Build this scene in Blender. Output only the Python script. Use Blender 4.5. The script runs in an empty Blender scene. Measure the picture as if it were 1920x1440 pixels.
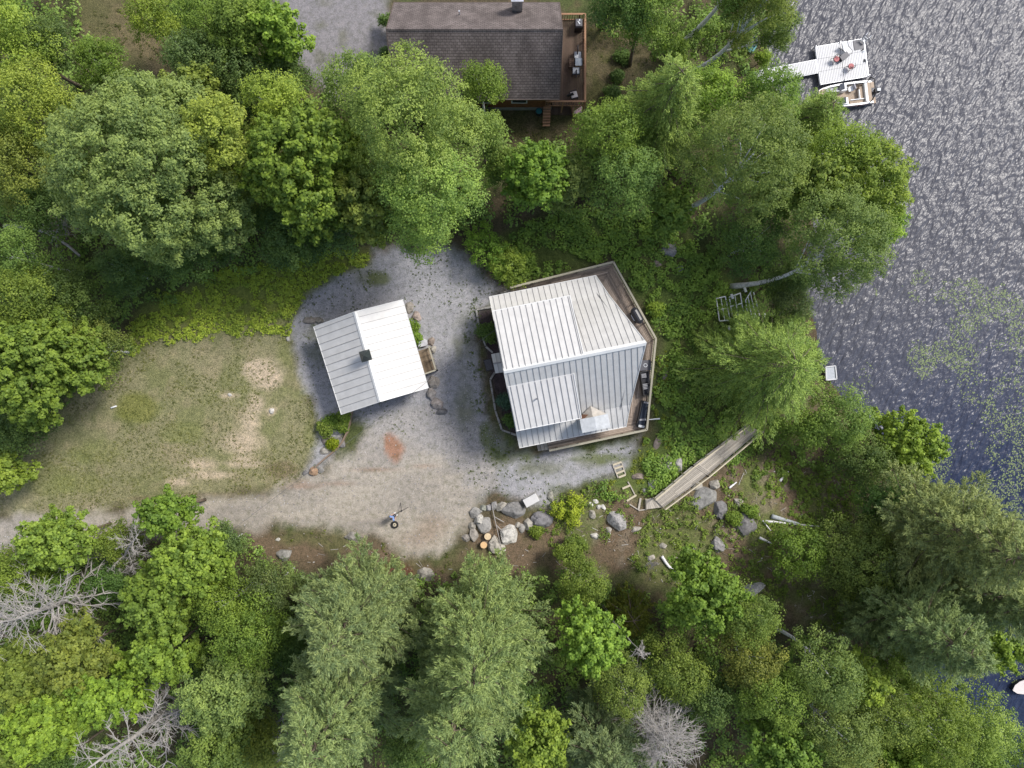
import bpy, math, random
import numpy as np
from mathutils import Vector, noise as mnoise

rng = np.random.default_rng(11)
random.seed(11)
sc = bpy.context.scene
COL = sc.collection
H, F = 60.0, 1320.0            # camera height over the house plot (m), focal length in photo pixels


def P(px, py, z=0.0):
    k = (H - z) / F
    return (px - 960) * k, (720 - py) * k


# ------------------------------------------------------------------ terrain
SHORE_PX = [(1560, -9000), (1500, -900), (1480, -60), (1455, 40), (1432, 110), (1428, 140), (1480, 190), (1510, 250), (1525, 330), (1525, 430),
            (1508, 500), (1507, 550), (1530, 610), (1540, 690), (1600, 770), (1650, 815), (1720, 880), (1780, 960), (1800, 1060),
            (1785, 1150), (1740, 1240), (1735, 1290), (1790, 1330), (1830, 1400), (1870, 1500), (1900, 9000)]
ZW = -4.0
SHORE = np.array([P(a, b, ZW) for a, b in SHORE_PX])
LANDPOLY = np.vstack([SHORE, [[-900, SHORE[-1, 1]], [-900, SHORE[0, 1]]]])


def poly_sd(poly, X, Y, closed=True):
    """signed distance (positive inside) of points to a polygon"""
    poly = np.asarray(poly, float)
    n = len(poly)
    d2 = np.full(X.shape, 1e18)
    ins = np.zeros(X.shape, bool)
    for i in range(n):
        x0, y0 = poly[i]
        x1, y1 = poly[(i + 1) % n]
        ex, ey = x1 - x0, y1 - y0
        t = np.clip(((X - x0) * ex + (Y - y0) * ey) / max(ex * ex + ey * ey, 1e-12), 0, 1)
        d2 = np.minimum(d2, (X - x0 - t * ex) ** 2 + (Y - y0 - t * ey) ** 2)
        c = (y0 > Y) != (y1 > Y)
        ins ^= c & (X < (x1 - x0) * (Y - y0) / (y1 - y0 + 1e-12) + x0)
    d = np.sqrt(d2)
    return np.where(ins, d, -d)


_tab = np.random.default_rng(5).random((256, 256))


def vnoise(X, Y):
    xi, yi = np.floor(X).astype(int), np.floor(Y).astype(int)
    fx, fy = X - xi, Y - yi
    fx, fy = fx * fx * (3 - 2 * fx), fy * fy * (3 - 2 * fy)
    a, b = _tab[xi % 256, yi % 256], _tab[(xi + 1) % 256, yi % 256]
    c, d = _tab[xi % 256, (yi + 1) % 256], _tab[(xi + 1) % 256, (yi + 1) % 256]
    return (a * (1 - fx) + b * fx) * (1 - fy) + (c * (1 - fx) + d * fx) * fy


def fbm(X, Y, s=1.0, o=4):
    r, a, t = 0, 1.0, 0
    for i in range(o):
        r = r + a * vnoise(X / s + 17.3 * i, Y / s - 9.1 * i)
        t += a
        a *= .55
        s *= .5
    return r / t


def terrain(X, Y):
    X, Y = np.asarray(X, float), np.asarray(Y, float)
    d = poly_sd(LANDPOLY, X, Y)
    t = np.clip(d / 14.0, 0, 1)
    s = t * t * (3 - 2 * t) * .75 + t * .25
    z = np.where(d > 0, ZW + 4.0 * s, ZW + np.maximum(d * .3, -2.5))
    z = z + np.where(d > 3, (fbm(X, Y, 6, 2) - .5) * .25 * np.clip((d - 3) / 8, 0, 1), 0)
    return z


def tz(x, y):
    return float(terrain(np.array([x]), np.array([y]))[0])


def G(px, py, dz=0.0):
    """the ground point seen at a photo pixel, lifted by dz"""
    z = 0.0
    for _ in range(6):
        x, y = P(px, py, z)
        z = tz(x, y)
    x, y = P(px, py, z + dz)
    return x, y, z + dz


# ------------------------------------------------------------------ materials
def newmat(name):
    m = bpy.data.materials.new(name)
    m.use_nodes = True
    nt = m.node_tree
    return m, nt, nt.nodes['Principled BSDF']


def N(nt, kind, **kw):
    n = nt.nodes.new(kind)
    for k, v in kw.items():
        if k in n.inputs:
            n.inputs[k].default_value = v
        else:
            setattr(n, k, v)
    return n


def ramp(nt, fac, stops):
    r = nt.nodes.new('ShaderNodeValToRGB')
    e = r.color_ramp.elements
    while len(e) < len(stops):
        e.new(.5)
    for el, (p, c) in zip(e, stops):
        el.position = p
        el.color = (*c, 1) if len(c) == 3 else c
    nt.links.new(fac, r.inputs[0])
    return r.outputs[0]


def mix(nt, fac, a, b, mode='MIX'):
    n = nt.nodes.new('ShaderNodeMix')
    n.data_type = 'RGBA'
    n.blend_type = mode
    n.clamp_result = False
    for i, v in ((0, fac), (6, a), (7, b)):
        if hasattr(v, 'links'):
            nt.links.new(v, n.inputs[i])
        else:
            n.inputs[i].default_value = (*v, 1) if isinstance(v, tuple) and len(v) == 3 else v
    return n.outputs[2]


def val(nt, op, a, b=None, c=None):
    n = nt.nodes.new('ShaderNodeMath')
    n.operation = op
    for i, v in enumerate((a, b, c)):
        if v is None:
            continue
        if hasattr(v, 'links'):
            nt.links.new(v, n.inputs[i])
        else:
            n.inputs[i].default_value = v
    return n.outputs[0]


def pos(nt, scale=(1, 1, 1), rz=0.0):
    g = nt.nodes.new('ShaderNodeNewGeometry')
    mp = N(nt, 'ShaderNodeMapping')
    mp.inputs['Scale'].default_value = scale
    mp.inputs['Rotation'].default_value = (0, 0, rz)
    nt.links.new(g.outputs['Position'], mp.inputs['Vector'])
    return mp.outputs[0]


def pos2(nt, rz, scale):
    """position turned first, then stretched"""
    a = pos(nt, (1, 1, 1), rz)
    mp = N(nt, 'ShaderNodeMapping')
    mp.inputs['Scale'].default_value = scale
    nt.links.new(a, mp.inputs['Vector'])
    return mp.outputs[0]


def tnoise(nt, vec, scale, detail=4.0, rough=.55):
    n = N(nt, 'ShaderNodeTexNoise', Scale=scale, Detail=detail, Roughness=rough)
    nt.links.new(vec, n.inputs['Vector'])
    return n.outputs[0]


def bump(nt, b, height, strength=.4, dist=.05):
    n = N(nt, 'ShaderNodeBump', Strength=strength, Distance=dist)
    nt.links.new(height, n.inputs['Height'])
    nt.links.new(n.outputs[0], b.inputs['Normal'])


def plain(name, c, rough=.6, ns=6.0, amt=.25, metal=0.0, bmp=0.0, spec=.5):
    m, nt, b = newmat(name)
    v = pos(nt)
    f = tnoise(nt, v, ns)
    lo, hi = tuple(x * (1 - amt) for x in c), tuple(x * (1 + amt) for x in c)
    nt.links.new(ramp(nt, f, [(.3, lo), (.7, hi)]), b.inputs['Base Color'])
    b.inputs['Roughness'].default_value = rough
    b.inputs['Metallic'].default_value = metal
    b.inputs['Specular IOR Level'].default_value = spec
    if bmp:
        bump(nt, b, tnoise(nt, v, ns * 4), bmp, .03)
    return m


def wood(name, c, amt=.35, rough=.8, ns=5.0):
    """boards: every separate board has its own tone, with stretched grain"""
    m, nt, b = newmat(name)
    g = nt.nodes.new('ShaderNodeNewGeometry')
    r = g.outputs['Random Per Island']
    f = tnoise(nt, pos(nt), ns, 5)
    t = val(nt, 'ADD', val(nt, 'MULTIPLY', r, .6), val(nt, 'MULTIPLY', f, .55))
    nt.links.new(ramp(nt, t, [(.15, tuple(x * (1 - amt) for x in c)), (.9, tuple(x * (1 + amt) for x in c))]), b.inputs['Base Color'])
    b.inputs['Roughness'].default_value = rough
    b.inputs['Specular IOR Level'].default_value = .25
    return m


def rockmat(name, c, lichen=(.42, .42, .38)):
    m, nt, b = newmat(name)
    v = pos(nt)
    base = ramp(nt, tnoise(nt, v, 3.0, 6, .65), [(.3, tuple(x * .5 for x in c)), (.5, c), (.72, tuple(min(x * 1.5, .8) for x in c))])
    li = ramp(nt, tnoise(nt, v, 7.0, 5, .7), [(.54, (0, 0, 0)), (.62, (1, 1, 1))])
    oi = nt.nodes.new('ShaderNodeObjectInfo')
    cc = mix(nt, val(nt, 'MULTIPLY', li, .55), base, lichen)
    nt.links.new(mix(nt, 1.0, cc, oi.outputs['Color'], 'MULTIPLY'), b.inputs['Base Color'])
    b.inputs['Roughness'].default_value = .9
    bump(nt, b, tnoise(nt, v, 9.0, 6, .7), .8, .06)
    return m


def leafmat(name='foliage', transl=.28):
    m, nt, b = newmat(name)
    at = N(nt, 'ShaderNodeAttribute', attribute_name='tone')
    oi = nt.nodes.new('ShaderNodeObjectInfo')
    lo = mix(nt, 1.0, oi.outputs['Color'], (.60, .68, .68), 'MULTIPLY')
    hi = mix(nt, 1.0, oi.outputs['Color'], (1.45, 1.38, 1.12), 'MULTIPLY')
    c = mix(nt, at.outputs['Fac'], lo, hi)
    b.inputs['Roughness'].default_value = .55
    b.inputs['Specular IOR Level'].default_value = .25
    nt.links.new(c, b.inputs['Base Color'])
    t = nt.nodes.new('ShaderNodeBsdfTranslucent')
    nt.links.new(mix(nt, 1.0, c, (1.25, 1.35, .6), 'MULTIPLY'), t.inputs['Color'])
    ms = N(nt, 'ShaderNodeMixShader')
    ms.inputs[0].default_value = transl
    nt.links.new(b.outputs[0], ms.inputs[1])
    nt.links.new(t.outputs[0], ms.inputs[2])
    nt.links.new(ms.outputs[0], nt.nodes['Material Output'].inputs[0])
    return m


# ------------------------------------------------------------------ objects
ORG = {}


def tag(o, label=None, cat=None, group=None, kind=None):
    if label:
        o['label'] = label
    if cat:
        o['category'] = cat
    if group:
        o['group'] = group
    if kind:
        o['kind'] = kind
    return o


def thing(name, loc, label, cat, group=None, rz=0.0):
    o = bpy.data.objects.new(name, None)
    COL.objects.link(o)
    o.location = loc
    o.rotation_euler = (0, 0, rz)
    o.empty_display_size = .3
    ORG[o.name] = Vector(loc)
    return tag(o, label, cat, group)


class MB:
    def __init__(s):
        s.v, s.f = [], []

    def add(s, vs, fs):
        n = len(s.v)
        s.v += [tuple(p) for p in vs]
        s.f += [tuple(i + n for i in f) for f in fs]
        return s

    def box(s, c, d, rz=0.0, taper=1.0):
        x, y, z = (q / 2 for q in d)
        ca, sa = math.cos(rz), math.sin(rz)
        vs = []
        for sz in (-1, 1):
            t = taper if sz > 0 else 1
            for sx, sy in ((-1, -1), (1, -1), (1, 1), (-1, 1)):
                a, b = sx * x * t, sy * y * t
                vs.append((c[0] + a * ca - b * sa, c[1] + a * sa + b * ca, c[2] + sz * z))
        return s.add(vs, [(0, 3, 2, 1), (4, 5, 6, 7), (0, 1, 5, 4), (1, 2, 6, 5), (2, 3, 7, 6), (3, 0, 4, 7)])

    def beam(s, p0, p1, w, h):
        a, b = Vector(p0), Vector(p1)
        d = (b - a).normalized()
        up = Vector((0, 0, 1)) if abs(d.z) < .95 else Vector((1, 0, 0))
        r = d.cross(up).normalized() * (w / 2)
        u = r.cross(d).normalized() * (h / 2)
        vs = [q + i * r + j * u for q in (a, b) for i, j in ((-1, -1), (1, -1), (1, 1), (-1, 1))]
        return s.add(vs, [(0, 3, 2, 1), (4, 5, 6, 7), (0, 1, 5, 4), (1, 2, 6, 5), (2, 3, 7, 6), (3, 0, 4, 7)])

    def tube(s, pts, rads, n=6, cap=True):
        pts = [Vector(p) for p in pts]
        if not hasattr(rads, '__len__'):
            rads = [rads] * len(pts)
        base = len(s.v)
        prev = None
        for i, p in enumerate(pts):
            d = (pts[min(i + 1, len(pts) - 1)] - pts[max(i - 1, 0)])
            d = d.normalized() if d.length > 1e-9 else Vector((0, 0, 1))
            if prev is None:
                prev = d.orthogonal().normalized()
            r = (prev - d * prev.dot(d))
            r = r.normalized() if r.length > 1e-6 else d.orthogonal().normalized()
            prev = r
            q = d.cross(r)
            for k in range(n):
                a = 2 * math.pi * k / n
                s.v.append(tuple(p + (r * math.cos(a) + q * math.sin(a)) * rads[i]))
        for i in range(len(pts) - 1):
            for k in range(n):
                a, b = base + i * n + k, base + i * n + (k + 1) % n
                s.f.append((a, b, b + n, a + n))
        if cap:
            s.f.append(tuple(base + k for k in reversed(range(n))))
            s.f.append(tuple(base + (len(pts) - 1) * n + k for k in range(n)))
        return s

    def cyl(s, c, r, h, n=16, r2=None):
        return s.tube([c, (c[0], c[1], c[2] + h)], [r, r if r2 is None else r2], n)

    def prism(s, poly, z0, z1):
        n = len(poly)
        vs = [(p[0], p[1], z0) for p in poly] + [(p[0], p[1], z1) for p in poly]
        fs = [tuple(reversed(range(n))), tuple(range(n, 2 * n))] + [(i, (i + 1) % n, n + (i + 1) % n, n + i) for i in range(n)]
        return s.add(vs, fs)

    def slab(s, pts, t):
        """a flat or sloping sheet through pts, t thick downwards"""
        n = len(pts)
        vs = list(pts) + [(p[0], p[1], p[2] - t) for p in pts]
        fs = [tuple(range(n)), tuple(reversed(range(n, 2 * n)))] + [(i, n + i, n + (i + 1) % n, (i + 1) % n) for i in range(n)]
        return s.add(vs, fs)

    def ball(s, c, r, nu=12, nv=7, zmin=-1.0):
        rx, ry, rz = r if hasattr(r, '__len__') else (r, r, r)
        rows = []
        for j in range(nv + 1):
            t = math.pi * j / nv
            cz = max(math.cos(t), zmin)
            rows.append([(c[0] + rx * math.sin(t) * math.cos(2 * math.pi * i / nu), c[1] + ry * math.sin(t) * math.sin(2 * math.pi * i / nu), c[2] + rz * cz) for i in range(nu)])
        vs = [p for r_ in rows for p in r_]
        fs = [(j * nu + i, (j + 1) * nu + i, (j + 1) * nu + (i + 1) % nu, j * nu + (i + 1) % nu) for j in range(nv) for i in range(nu)]
        return s.add(vs, fs)

    def build(s, name, mat, parent=None, smooth=False, bevel=0.0, world=False):
        me = bpy.data.meshes.new(name)
        o = bpy.data.objects.new(name, me)
        off = Vector((0, 0, 0))
        if parent is not None:
            o.parent = parent
            off = ORG[parent.name] if world else off
            ORG[o.name] = ORG[parent.name]
        else:
            ORG[o.name] = Vector((0, 0, 0))
        me.from_pydata([(a - off.x, b - off.y, c - off.z) for a, b, c in s.v], [], s.f)
        import bmesh
        bm = bmesh.new()
        bm.from_mesh(me)
        bmesh.ops.recalc_face_normals(bm, faces=bm.faces)
        bm.to_mesh(me)
        bm.free()
        me.materials.append(mat)
        if smooth:
            me.shade_smooth()
        COL.objects.link(o)
        if bevel:
            md = o.modifiers.new('edge', 'BEVEL')
            md.width = bevel
            md.segments = 2
            md.limit_method = 'ANGLE'
        return o


def quads_mesh(name, V, mat, tone=None, parent=None):
    """V: (N,4,3) separate quads -> one mesh, fast"""
    n = len(V)
    me = bpy.data.meshes.new(name)
    me.vertices.add(4 * n)
    me.vertices.foreach_set('co', np.ascontiguousarray(V, np.float32).ravel())
    me.loops.add(4 * n)
    me.loops.foreach_set('vertex_index', np.arange(4 * n, dtype=np.int32))
    me.polygons.add(n)
    me.polygons.foreach_set('loop_start', np.arange(0, 4 * n, 4, dtype=np.int32))
    me.update(calc_edges=True)
    if tone is not None:
        at = me.attributes.new('tone', 'FLOAT', 'POINT')
        at.data.foreach_set('value', np.repeat(tone, 4).astype(np.float32))
    me.materials.append(mat)
    o = bpy.data.objects.new(name, me)
    if parent is not None:
        o.parent = parent
    COL.objects.link(o)
    return o


def leaf_quads(p, nrm, L, W, along=None):
    """rhombic leaves at p with normals nrm"""
    n = len(p)
    nrm = nrm / np.maximum(np.linalg.norm(nrm, axis=1, keepdims=True), 1e-9)
    a = rng.normal(size=(n, 3)) if along is None else along + rng.normal(size=(n, 3)) * .35
    t = a - nrm * (a * nrm).sum(1, keepdims=True)
    t /= np.maximum(np.linalg.norm(t, axis=1, keepdims=True), 1e-9)
    b = np.cross(nrm, t)
    L, W = np.broadcast_to(L, n)[:, None] / 2, np.broadcast_to(W, n)[:, None] / 2
    fold = nrm * W * .5
    return np.stack([p - t * L, p + b * W + fold, p + t * L, p - b * W + fold], 1)


def tuft_leaves(C, R, n, L, W, flat=.75, upb=.7, spread=.45, out=None, tone=None, shell=2.2):
    """n leaves round every tuft centre"""
    C = np.asarray(C, float)
    M = len(C)
    R = np.broadcast_to(R, M)
    idx = np.repeat(np.arange(M), n)
    d = rng.normal(size=(M * n, 3))
    d /= np.linalg.norm(d, axis=1, keepdims=True)
    u = rng.random(M * n) ** (1 / shell)
    p = C[idx] + d * (u * R[idx])[:, None] * np.array([1, 1, flat])
    nrm = d * .55 + np.array([0, 0, upb]) + rng.normal(size=(M * n, 3)) * spread
    if out is not None:
        nrm = nrm + out[idx] * .35
    tt = rng.random(M) if tone is None else tone
    tn = np.clip(.5 + (tt[idx] - .5) * .75 + rng.normal(size=M * n) * .2, 0, 1.25)
    return leaf_quads(p, nrm, L * (.7 + .6 * rng.random(M * n)), W * (.7 + .6 * rng.random(M * n))), tn
# ------------------------------------------------------------------ ground sheet: base colours by region
def grid_axis(a, b, step, far):
    core = np.arange(a, b + step / 2, step)
    outs, s, x = [], step, b
    while x < far:
        s *= 1.35
        x += s
        outs.append(x)
    ins, s, x = [], step, a
    while x > -far:
        s *= 1.35
        x -= s
        ins.append(x)
    return np.concatenate([np.array(ins[::-1]), core, np.array(outs)])


def px_poly(pts, z=0.0):
    return [P(a, b, z) for a, b in pts]


GRAVEL = [(548, 600), (575, 555), (640, 512), (690, 500), (700, 466), (760, 463), (850, 468), (900, 505), (960, 545), (925, 565), (893, 580),
          (887, 640), (902, 700), (918, 780), (945, 842), (1010, 856), (1100, 850), (1195, 822), (1190, 850), (1150, 895), (1090, 908),
          (1030, 915), (1040, 950), (990, 945), (930, 925), (900, 935), (860, 880), (780, 830), (700, 800), (655, 785), (630, 830), (600, 890), (570, 890), (598, 820), (588, 760), (560, 700), (550, 640)]
ROAD = [(-300, 975), (60, 966), (180, 962), (300, 944), (400, 936), (500, 922), (575, 893), (640, 858), (700, 795), (800, 760), (900, 780), (930, 850),
        (945, 910), (900, 940), (872, 985), (862, 1010), (822, 1050), (760, 1040), (700, 1008), (600, 990), (500, 990), (430, 992), (300, 1005), (200, 1010), (100, 1028), (-300, 1075)]
LAWN = [(-50, 940), (20, 890), (60, 830), (130, 760), (200, 690), (260, 635), (340, 620), (450, 622), (540, 600), (556, 690), (588, 760), (600, 820),
        (572, 890), (500, 922), (400, 936), (300, 944), (180, 962), (-50, 975)]
FERN = [(225, 668), (255, 600), (320, 555), (420, 515), (560, 478), (690, 468), (705, 500), (640, 515), (580, 560), (545, 612), (450, 628), (340, 628), (260, 645)]
SLOPE = [(900, 470), (960, 430), (1060, 400), (1200, 405), (1330, 470), (1400, 530), (1470, 600), (1470, 700), (1480, 800), (1400, 850), (1300, 890), (1230, 935),
         (1165, 940), (1120, 905), (1165, 885), (1200, 845), (1225, 810), (1245, 640), (1152, 482), (960, 535)]
ROCKY = [(1000, 960), (1120, 910), (1230, 940), (1400, 850), (1500, 860), (1600, 900), (1680, 1000), (1660, 1150), (1600, 1220), (1430, 1130), (1250, 1100), (1050, 1080)]
SOIL = [(470, 1000), (560, 995), (700, 1010), (780, 1045), (830, 1050), (900, 1000), (960, 960), (1050, 1000), (1040, 1060), (800, 1100), (600, 1080), (480, 1040)]
YARD = [(150, -60), (300, -60), (300, 60), (330, 130), (240, 150), (190, 110), (150, 40)]
TOPDRIVE = [(500, -60), (700, -60), (740, 60), (735, 150), (690, 190), (620, 180), (560, 120)]
HOUSEYARD = [(930, 190), (1090, 190), (1090, 40), (1180, 60), (1290, 140), (1430, 120), (1440, 160), (1300, 180), (1200, 230), (1100, 280), (950, 300)]
BED = [(893, 583), (925, 575), (980, 835), (945, 800), (918, 710), (905, 640)]

gx = grid_axis(-47, 47, .3, 420)
gy = grid_axis(-37, 37, .3, 420)
GX, GY = np.meshgrid(gx, gy)
GZ = terrain(GX, GY)
wob = (fbm(GX, GY, 2.2, 3) - .5) * 1.5 + (fbm(GX + 40, GY, .7, 2) - .5) * .8


def region(poly, soft=.6, w=1.0):
    sd = poly_sd(px_poly(poly), GX, GY) + wob * w
    return np.clip(sd / (2 * soft) + .5, 0, 1)


def blob(px, py, r, ry=None, soft=.35, ww=.35):
    x, y = P(px, py)
    k = H / F
    ry = ry or r
    q = np.sqrt(((GX - x) / (r * k)) ** 2 + ((GY - y) / (ry * k)) ** 2)
    return np.clip((1 - q + wob * ww) / soft, 0, 1)


def lay(c, m, col):
    m = np.asarray(m)[..., None]
    return c * (1 - m) + np.array(col) * m


nz = fbm(GX, GY, 3.0, 4)
nf = fbm(GX, GY, .9, 3)
C = np.zeros(GX.shape + (3,)) + np.array([.10, .085, .05])
C = lay(C, np.clip((nz - .45) * 5, 0, 1) * .8, (.085, .115, .035))
C = lay(C, np.clip((nf - .58) * 6, 0, 1) * .6, (.13, .095, .06))
C = lay(C, region(YARD), (.165, .135, .075)); C = lay(C, region(YARD) * np.clip((nz - .45) * 5, 0, 1) * .7, (.10, .105, .04))
C = lay(C, region(HOUSEYARD), (.125, .105, .058)); C = lay(C, region(HOUSEYARD) * np.clip((nf - .45) * 5, 0, 1) * .7, (.085, .09, .03))
C = lay(C, region(TOPDRIVE), (.23, .22, .23))
C = lay(C, region(TOPDRIVE) * np.clip((nf - .55) * 6, 0, 1) * .5, (.12, .125, .07))
C = lay(C, region(FERN), (.20, .235, .05))
C = lay(C, region(SLOPE), (.11, .155, .038))
C = lay(C, region(SLOPE) * np.clip((nz - .52) * 6, 0, 1) * .7, (.13, .13, .05))
C = lay(C, region(ROCKY), (.155, .115, .075))
C = lay(C, region(ROCKY) * np.clip((nz - .40) * 6, 0, 1) * .8, (.13, .165, .05))
C = lay(C, region(ROCKY) * np.clip((nf - .6) * 8, 0, 1) * .6, (.24, .20, .15))
C = lay(C, region(SOIL), (.17, .125, .082))
C = lay(C, region(SOIL) * np.clip((nz - .5) * 6, 0, 1) * .75, (.12, .13, .05))
C = lay(C, blob(735, 1075, 45, 25), (.145, .07, .045))
lw = region(LAWN)
C = lay(C, lw, (.255, .245, .135))
C = lay(C, lw * np.clip((nz - .42) * 4, 0, 1) * .75, (.19, .205, .085))
C = lay(C, lw * np.clip((nf - .5) * 4, 0, 1) * .5, (.33, .28, .18))
for b_ in ((260, 768, 46, 34), (345, 812, 50, 24), (190, 850, 70, 30), (90, 900, 60, 34), (590, 800, 22, 50), (545, 660, 30, 40), (150, 905, 60, 25)):
    C = lay(C, lw * blob(*b_) * .55, (.19, .215, .07))
C = lay(C, lw * blob(255, 765, 40, 32) * .5, (.19, .20, .035))
for b_ in ((500, 700, 46, 34), (455, 830, 60, 30), (480, 690, 36, 22), (510, 712, 26, 20), (430, 742, 24, 9), (470, 790, 26, 34), (480, 760, 22, 26), (455, 868, 50, 11), (395, 890, 62, 12), (375, 870, 42, 14), (508, 770, 12, 9), (330, 905, 30, 10)):
    C = lay(C, lw * blob(*b_, soft=.6) * .85, (.52, .43, .32))
for b_ in ((420, 930, 80, 9), (530, 880, 40, 22), (300, 935, 70, 8)):
    C = lay(C, lw * blob(*b_) * .6, (.17, .13, .078))
rd, gv = region(ROAD, .5), region(GRAVEL, .45)
EDGE = np.maximum(rd, gv)
streak = fbm(GX * .28 + GY * .05, GY * 1.3 - GX * .22, 1.1, 4)
roadc = lay(np.zeros_like(C) + np.array([.375, .338, .285]), np.clip((streak - .42) * 5, 0, 1) * .75, (.295, .27, .24))
roadc = lay(roadc, np.clip((nz - .5) * 5, 0, 1) * .5, (.42, .38, .325))
gravc = lay(np.zeros_like(C) + np.array([.315, .312, .328]), np.clip((nz - .45) * 4, 0, 1) * .5, (.36, .355, .37))
C = C * (1 - rd[..., None]) + roadc * rd[..., None]
blend = np.clip(gv * (1 - np.clip((rd - .2) * 1.4, 0, 1) * .6), 0, 1)
C = C * (1 - blend[..., None]) + gravc * blend[..., None]
up = np.clip((GY - P(0, 900)[1]) / 5, 0, 1) * rd          # the upper yard is paved with the same blue-grey stone
C = lay(C, up * .55, (.33, .32, .325))
both = np.maximum(rd, gv)
for b_ in ((870, 650, 30, 70), (872, 760, 26, 80), (600, 640, 40, 60), (690, 520, 36, 22), (925, 640, 16, 60), (1010, 880, 70, 20), (960, 870, 40, 40), (1100, 870, 60, 14), (930, 930, 40, 14)):
    C = lay(C, both * blob(*b_, soft=.7) * np.clip((nf - .33) * 5, 0, 1) * .6, (.135, .145, .075))
for b_ in ((712, 522, 24, 16), (915, 815, 22, 34), (985, 850, 30, 14), (940, 850, 30, 22), (1130, 860, 60, 10)):
    C = lay(C, both * blob(*b_) * .8, (.115, .14, .04))
C = lay(C, blob(740, 841, 20, 25, .5, .95) * .9, (.33, .175, .11))
for b_ in ((700, 880, 60, 5), (625, 905, 50, 5), (800, 876, 34, 5), (560, 905, 30, 8), (560, 915, 60, 5)):
    C = lay(C, both * blob(*b_, soft=.9) * .6, (.27, .17, .11))
for b_ in ((780, 1010, 60, 26), (810, 985, 50, 26)):
    C = lay(C, rd * blob(*b_, soft=.9) * .45, (.25, .175, .12))
for b_ in ((250, 985, 260, 5), (480, 957, 150, 5), (720, 980, 90, 8), (560, 975, 160, 6), (860, 925, 60, 7)):
    C = lay(C, rd * blob(*b_, soft=.9) * .45, (.235, .21, .19))
C = lay(C, region(BED, .3, .3), (.062, .048, .052))
C = lay(C, region([(918, 470), (1000, 440), (1150, 470), (960, 530)]) * .8, (.09, .12, .03))
under = np.clip((ZW + .35 - GZ) / .4, 0, 1)
C = lay(C, under, (.10, .075, .045))


def ground_material(name, stony):
    m, nt, b = newmat(name)
    at = N(nt, 'ShaderNodeVertexColor', layer_name='Col')
    v = pos(nt)
    f1 = tnoise(nt, v, 11.0 if stony else 8.0, 6, .85)
    f2 = tnoise(nt, v, 2.2, 5, .65)
    k1 = ramp(nt, f1, [(.32, (.36, .40, .30)), (.5, (1, 1, 1)), (.68, (1.75, 1.65, 1.6))])
    k2 = ramp(nt, f2, [(.32, (.72, .74, .66)), (.5, (1, 1, 1)), (.7, (1.2, 1.17, 1.14))])
    if stony:
        k1 = ramp(nt, f1, [(.32, (.45, .46, .46)), (.47, (.95, .95, .95)), (.53, (1.05, 1.05, 1.05)), (.68, (1.5, 1.48, 1.48))])
    c = mix(nt, 1.0, mix(nt, 1.0, at.outputs[0], k1, 'MULTIPLY'), k2, 'MULTIPLY')
    if stony:   # small dark weeds rooted in the stone
        vo = N(nt, 'ShaderNodeTexVoronoi', Scale=2.6)
        nt.links.new(v, vo.inputs['Vector'])
        w = ramp(nt, vo.outputs['Distance'], [(.10, (1, 1, 1)), (.2, (0, 0, 0))])
        pick = ramp(nt, tnoise(nt, v, .33, 3), [(.44, (0, 0, 0)), (.54, (1, 1, 1))])
        c = mix(nt, val(nt, 'MULTIPLY', val(nt, 'MULTIPLY', w, pick), .45), c, (.075, .09, .035))
    nt.links.new(c, b.inputs['Base Color'])
    b.inputs['Roughness'].default_value = .95
    b.inputs['Specular IOR Level'].default_value = .30
    bump(nt, b, f1, .9 if not stony else .6, .12 if not stony else .05)
    return m


def grid_mesh(name, mat, keep=None, lift=0.0):
    ny, nx = GX.shape
    me = bpy.data.meshes.new(name)
    q = np.arange(nx * ny).reshape(ny, nx)
    quads = np.stack([q[:-1, :-1], q[:-1, 1:], q[1:, 1:], q[1:, :-1]], -1).reshape(-1, 4)
    if keep is not None:
        quads = quads[keep[:-1, :-1].ravel()]
    used, inv = np.unique(quads, return_inverse=True)
    quads = inv.reshape(-1, 4)
    co = np.stack([GX, GY, GZ + lift], -1).reshape(-1, 3)[used]
    me.vertices.add(len(co))
    me.vertices.foreach_set('co', co.astype(np.float32).ravel())
    me.loops.add(quads.size)
    me.loops.foreach_set('vertex_index', quads.astype(np.int32).ravel())
    me.polygons.add(len(quads))
    me.polygons.foreach_set('loop_start', np.arange(0, quads.size, 4, dtype=np.int32))
    me.update(calc_edges=True)
    ca = me.color_attributes.new('Col', 'FLOAT_COLOR', 'POINT')
    ca.data.foreach_set('color', np.concatenate([C.reshape(-1, 3)[used], np.ones((len(used), 1))], 1).astype(np.float32).ravel())
    me.shade_smooth()
    me.materials.append(mat)
    o = bpy.data.objects.new(name, me)
    COL.objects.link(o)
    return tag(o, kind='structure')


GM, SM = ground_material('soil_and_grass', False), ground_material('gravel', True)
grid_mesh('ground', GM)
grid_mesh('driveway', SM, EDGE > .5, .004)
td = region(TOPDRIVE) > .5
grid_mesh('neighbour_driveway', SM, td & ~(EDGE > .5), .004)

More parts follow.
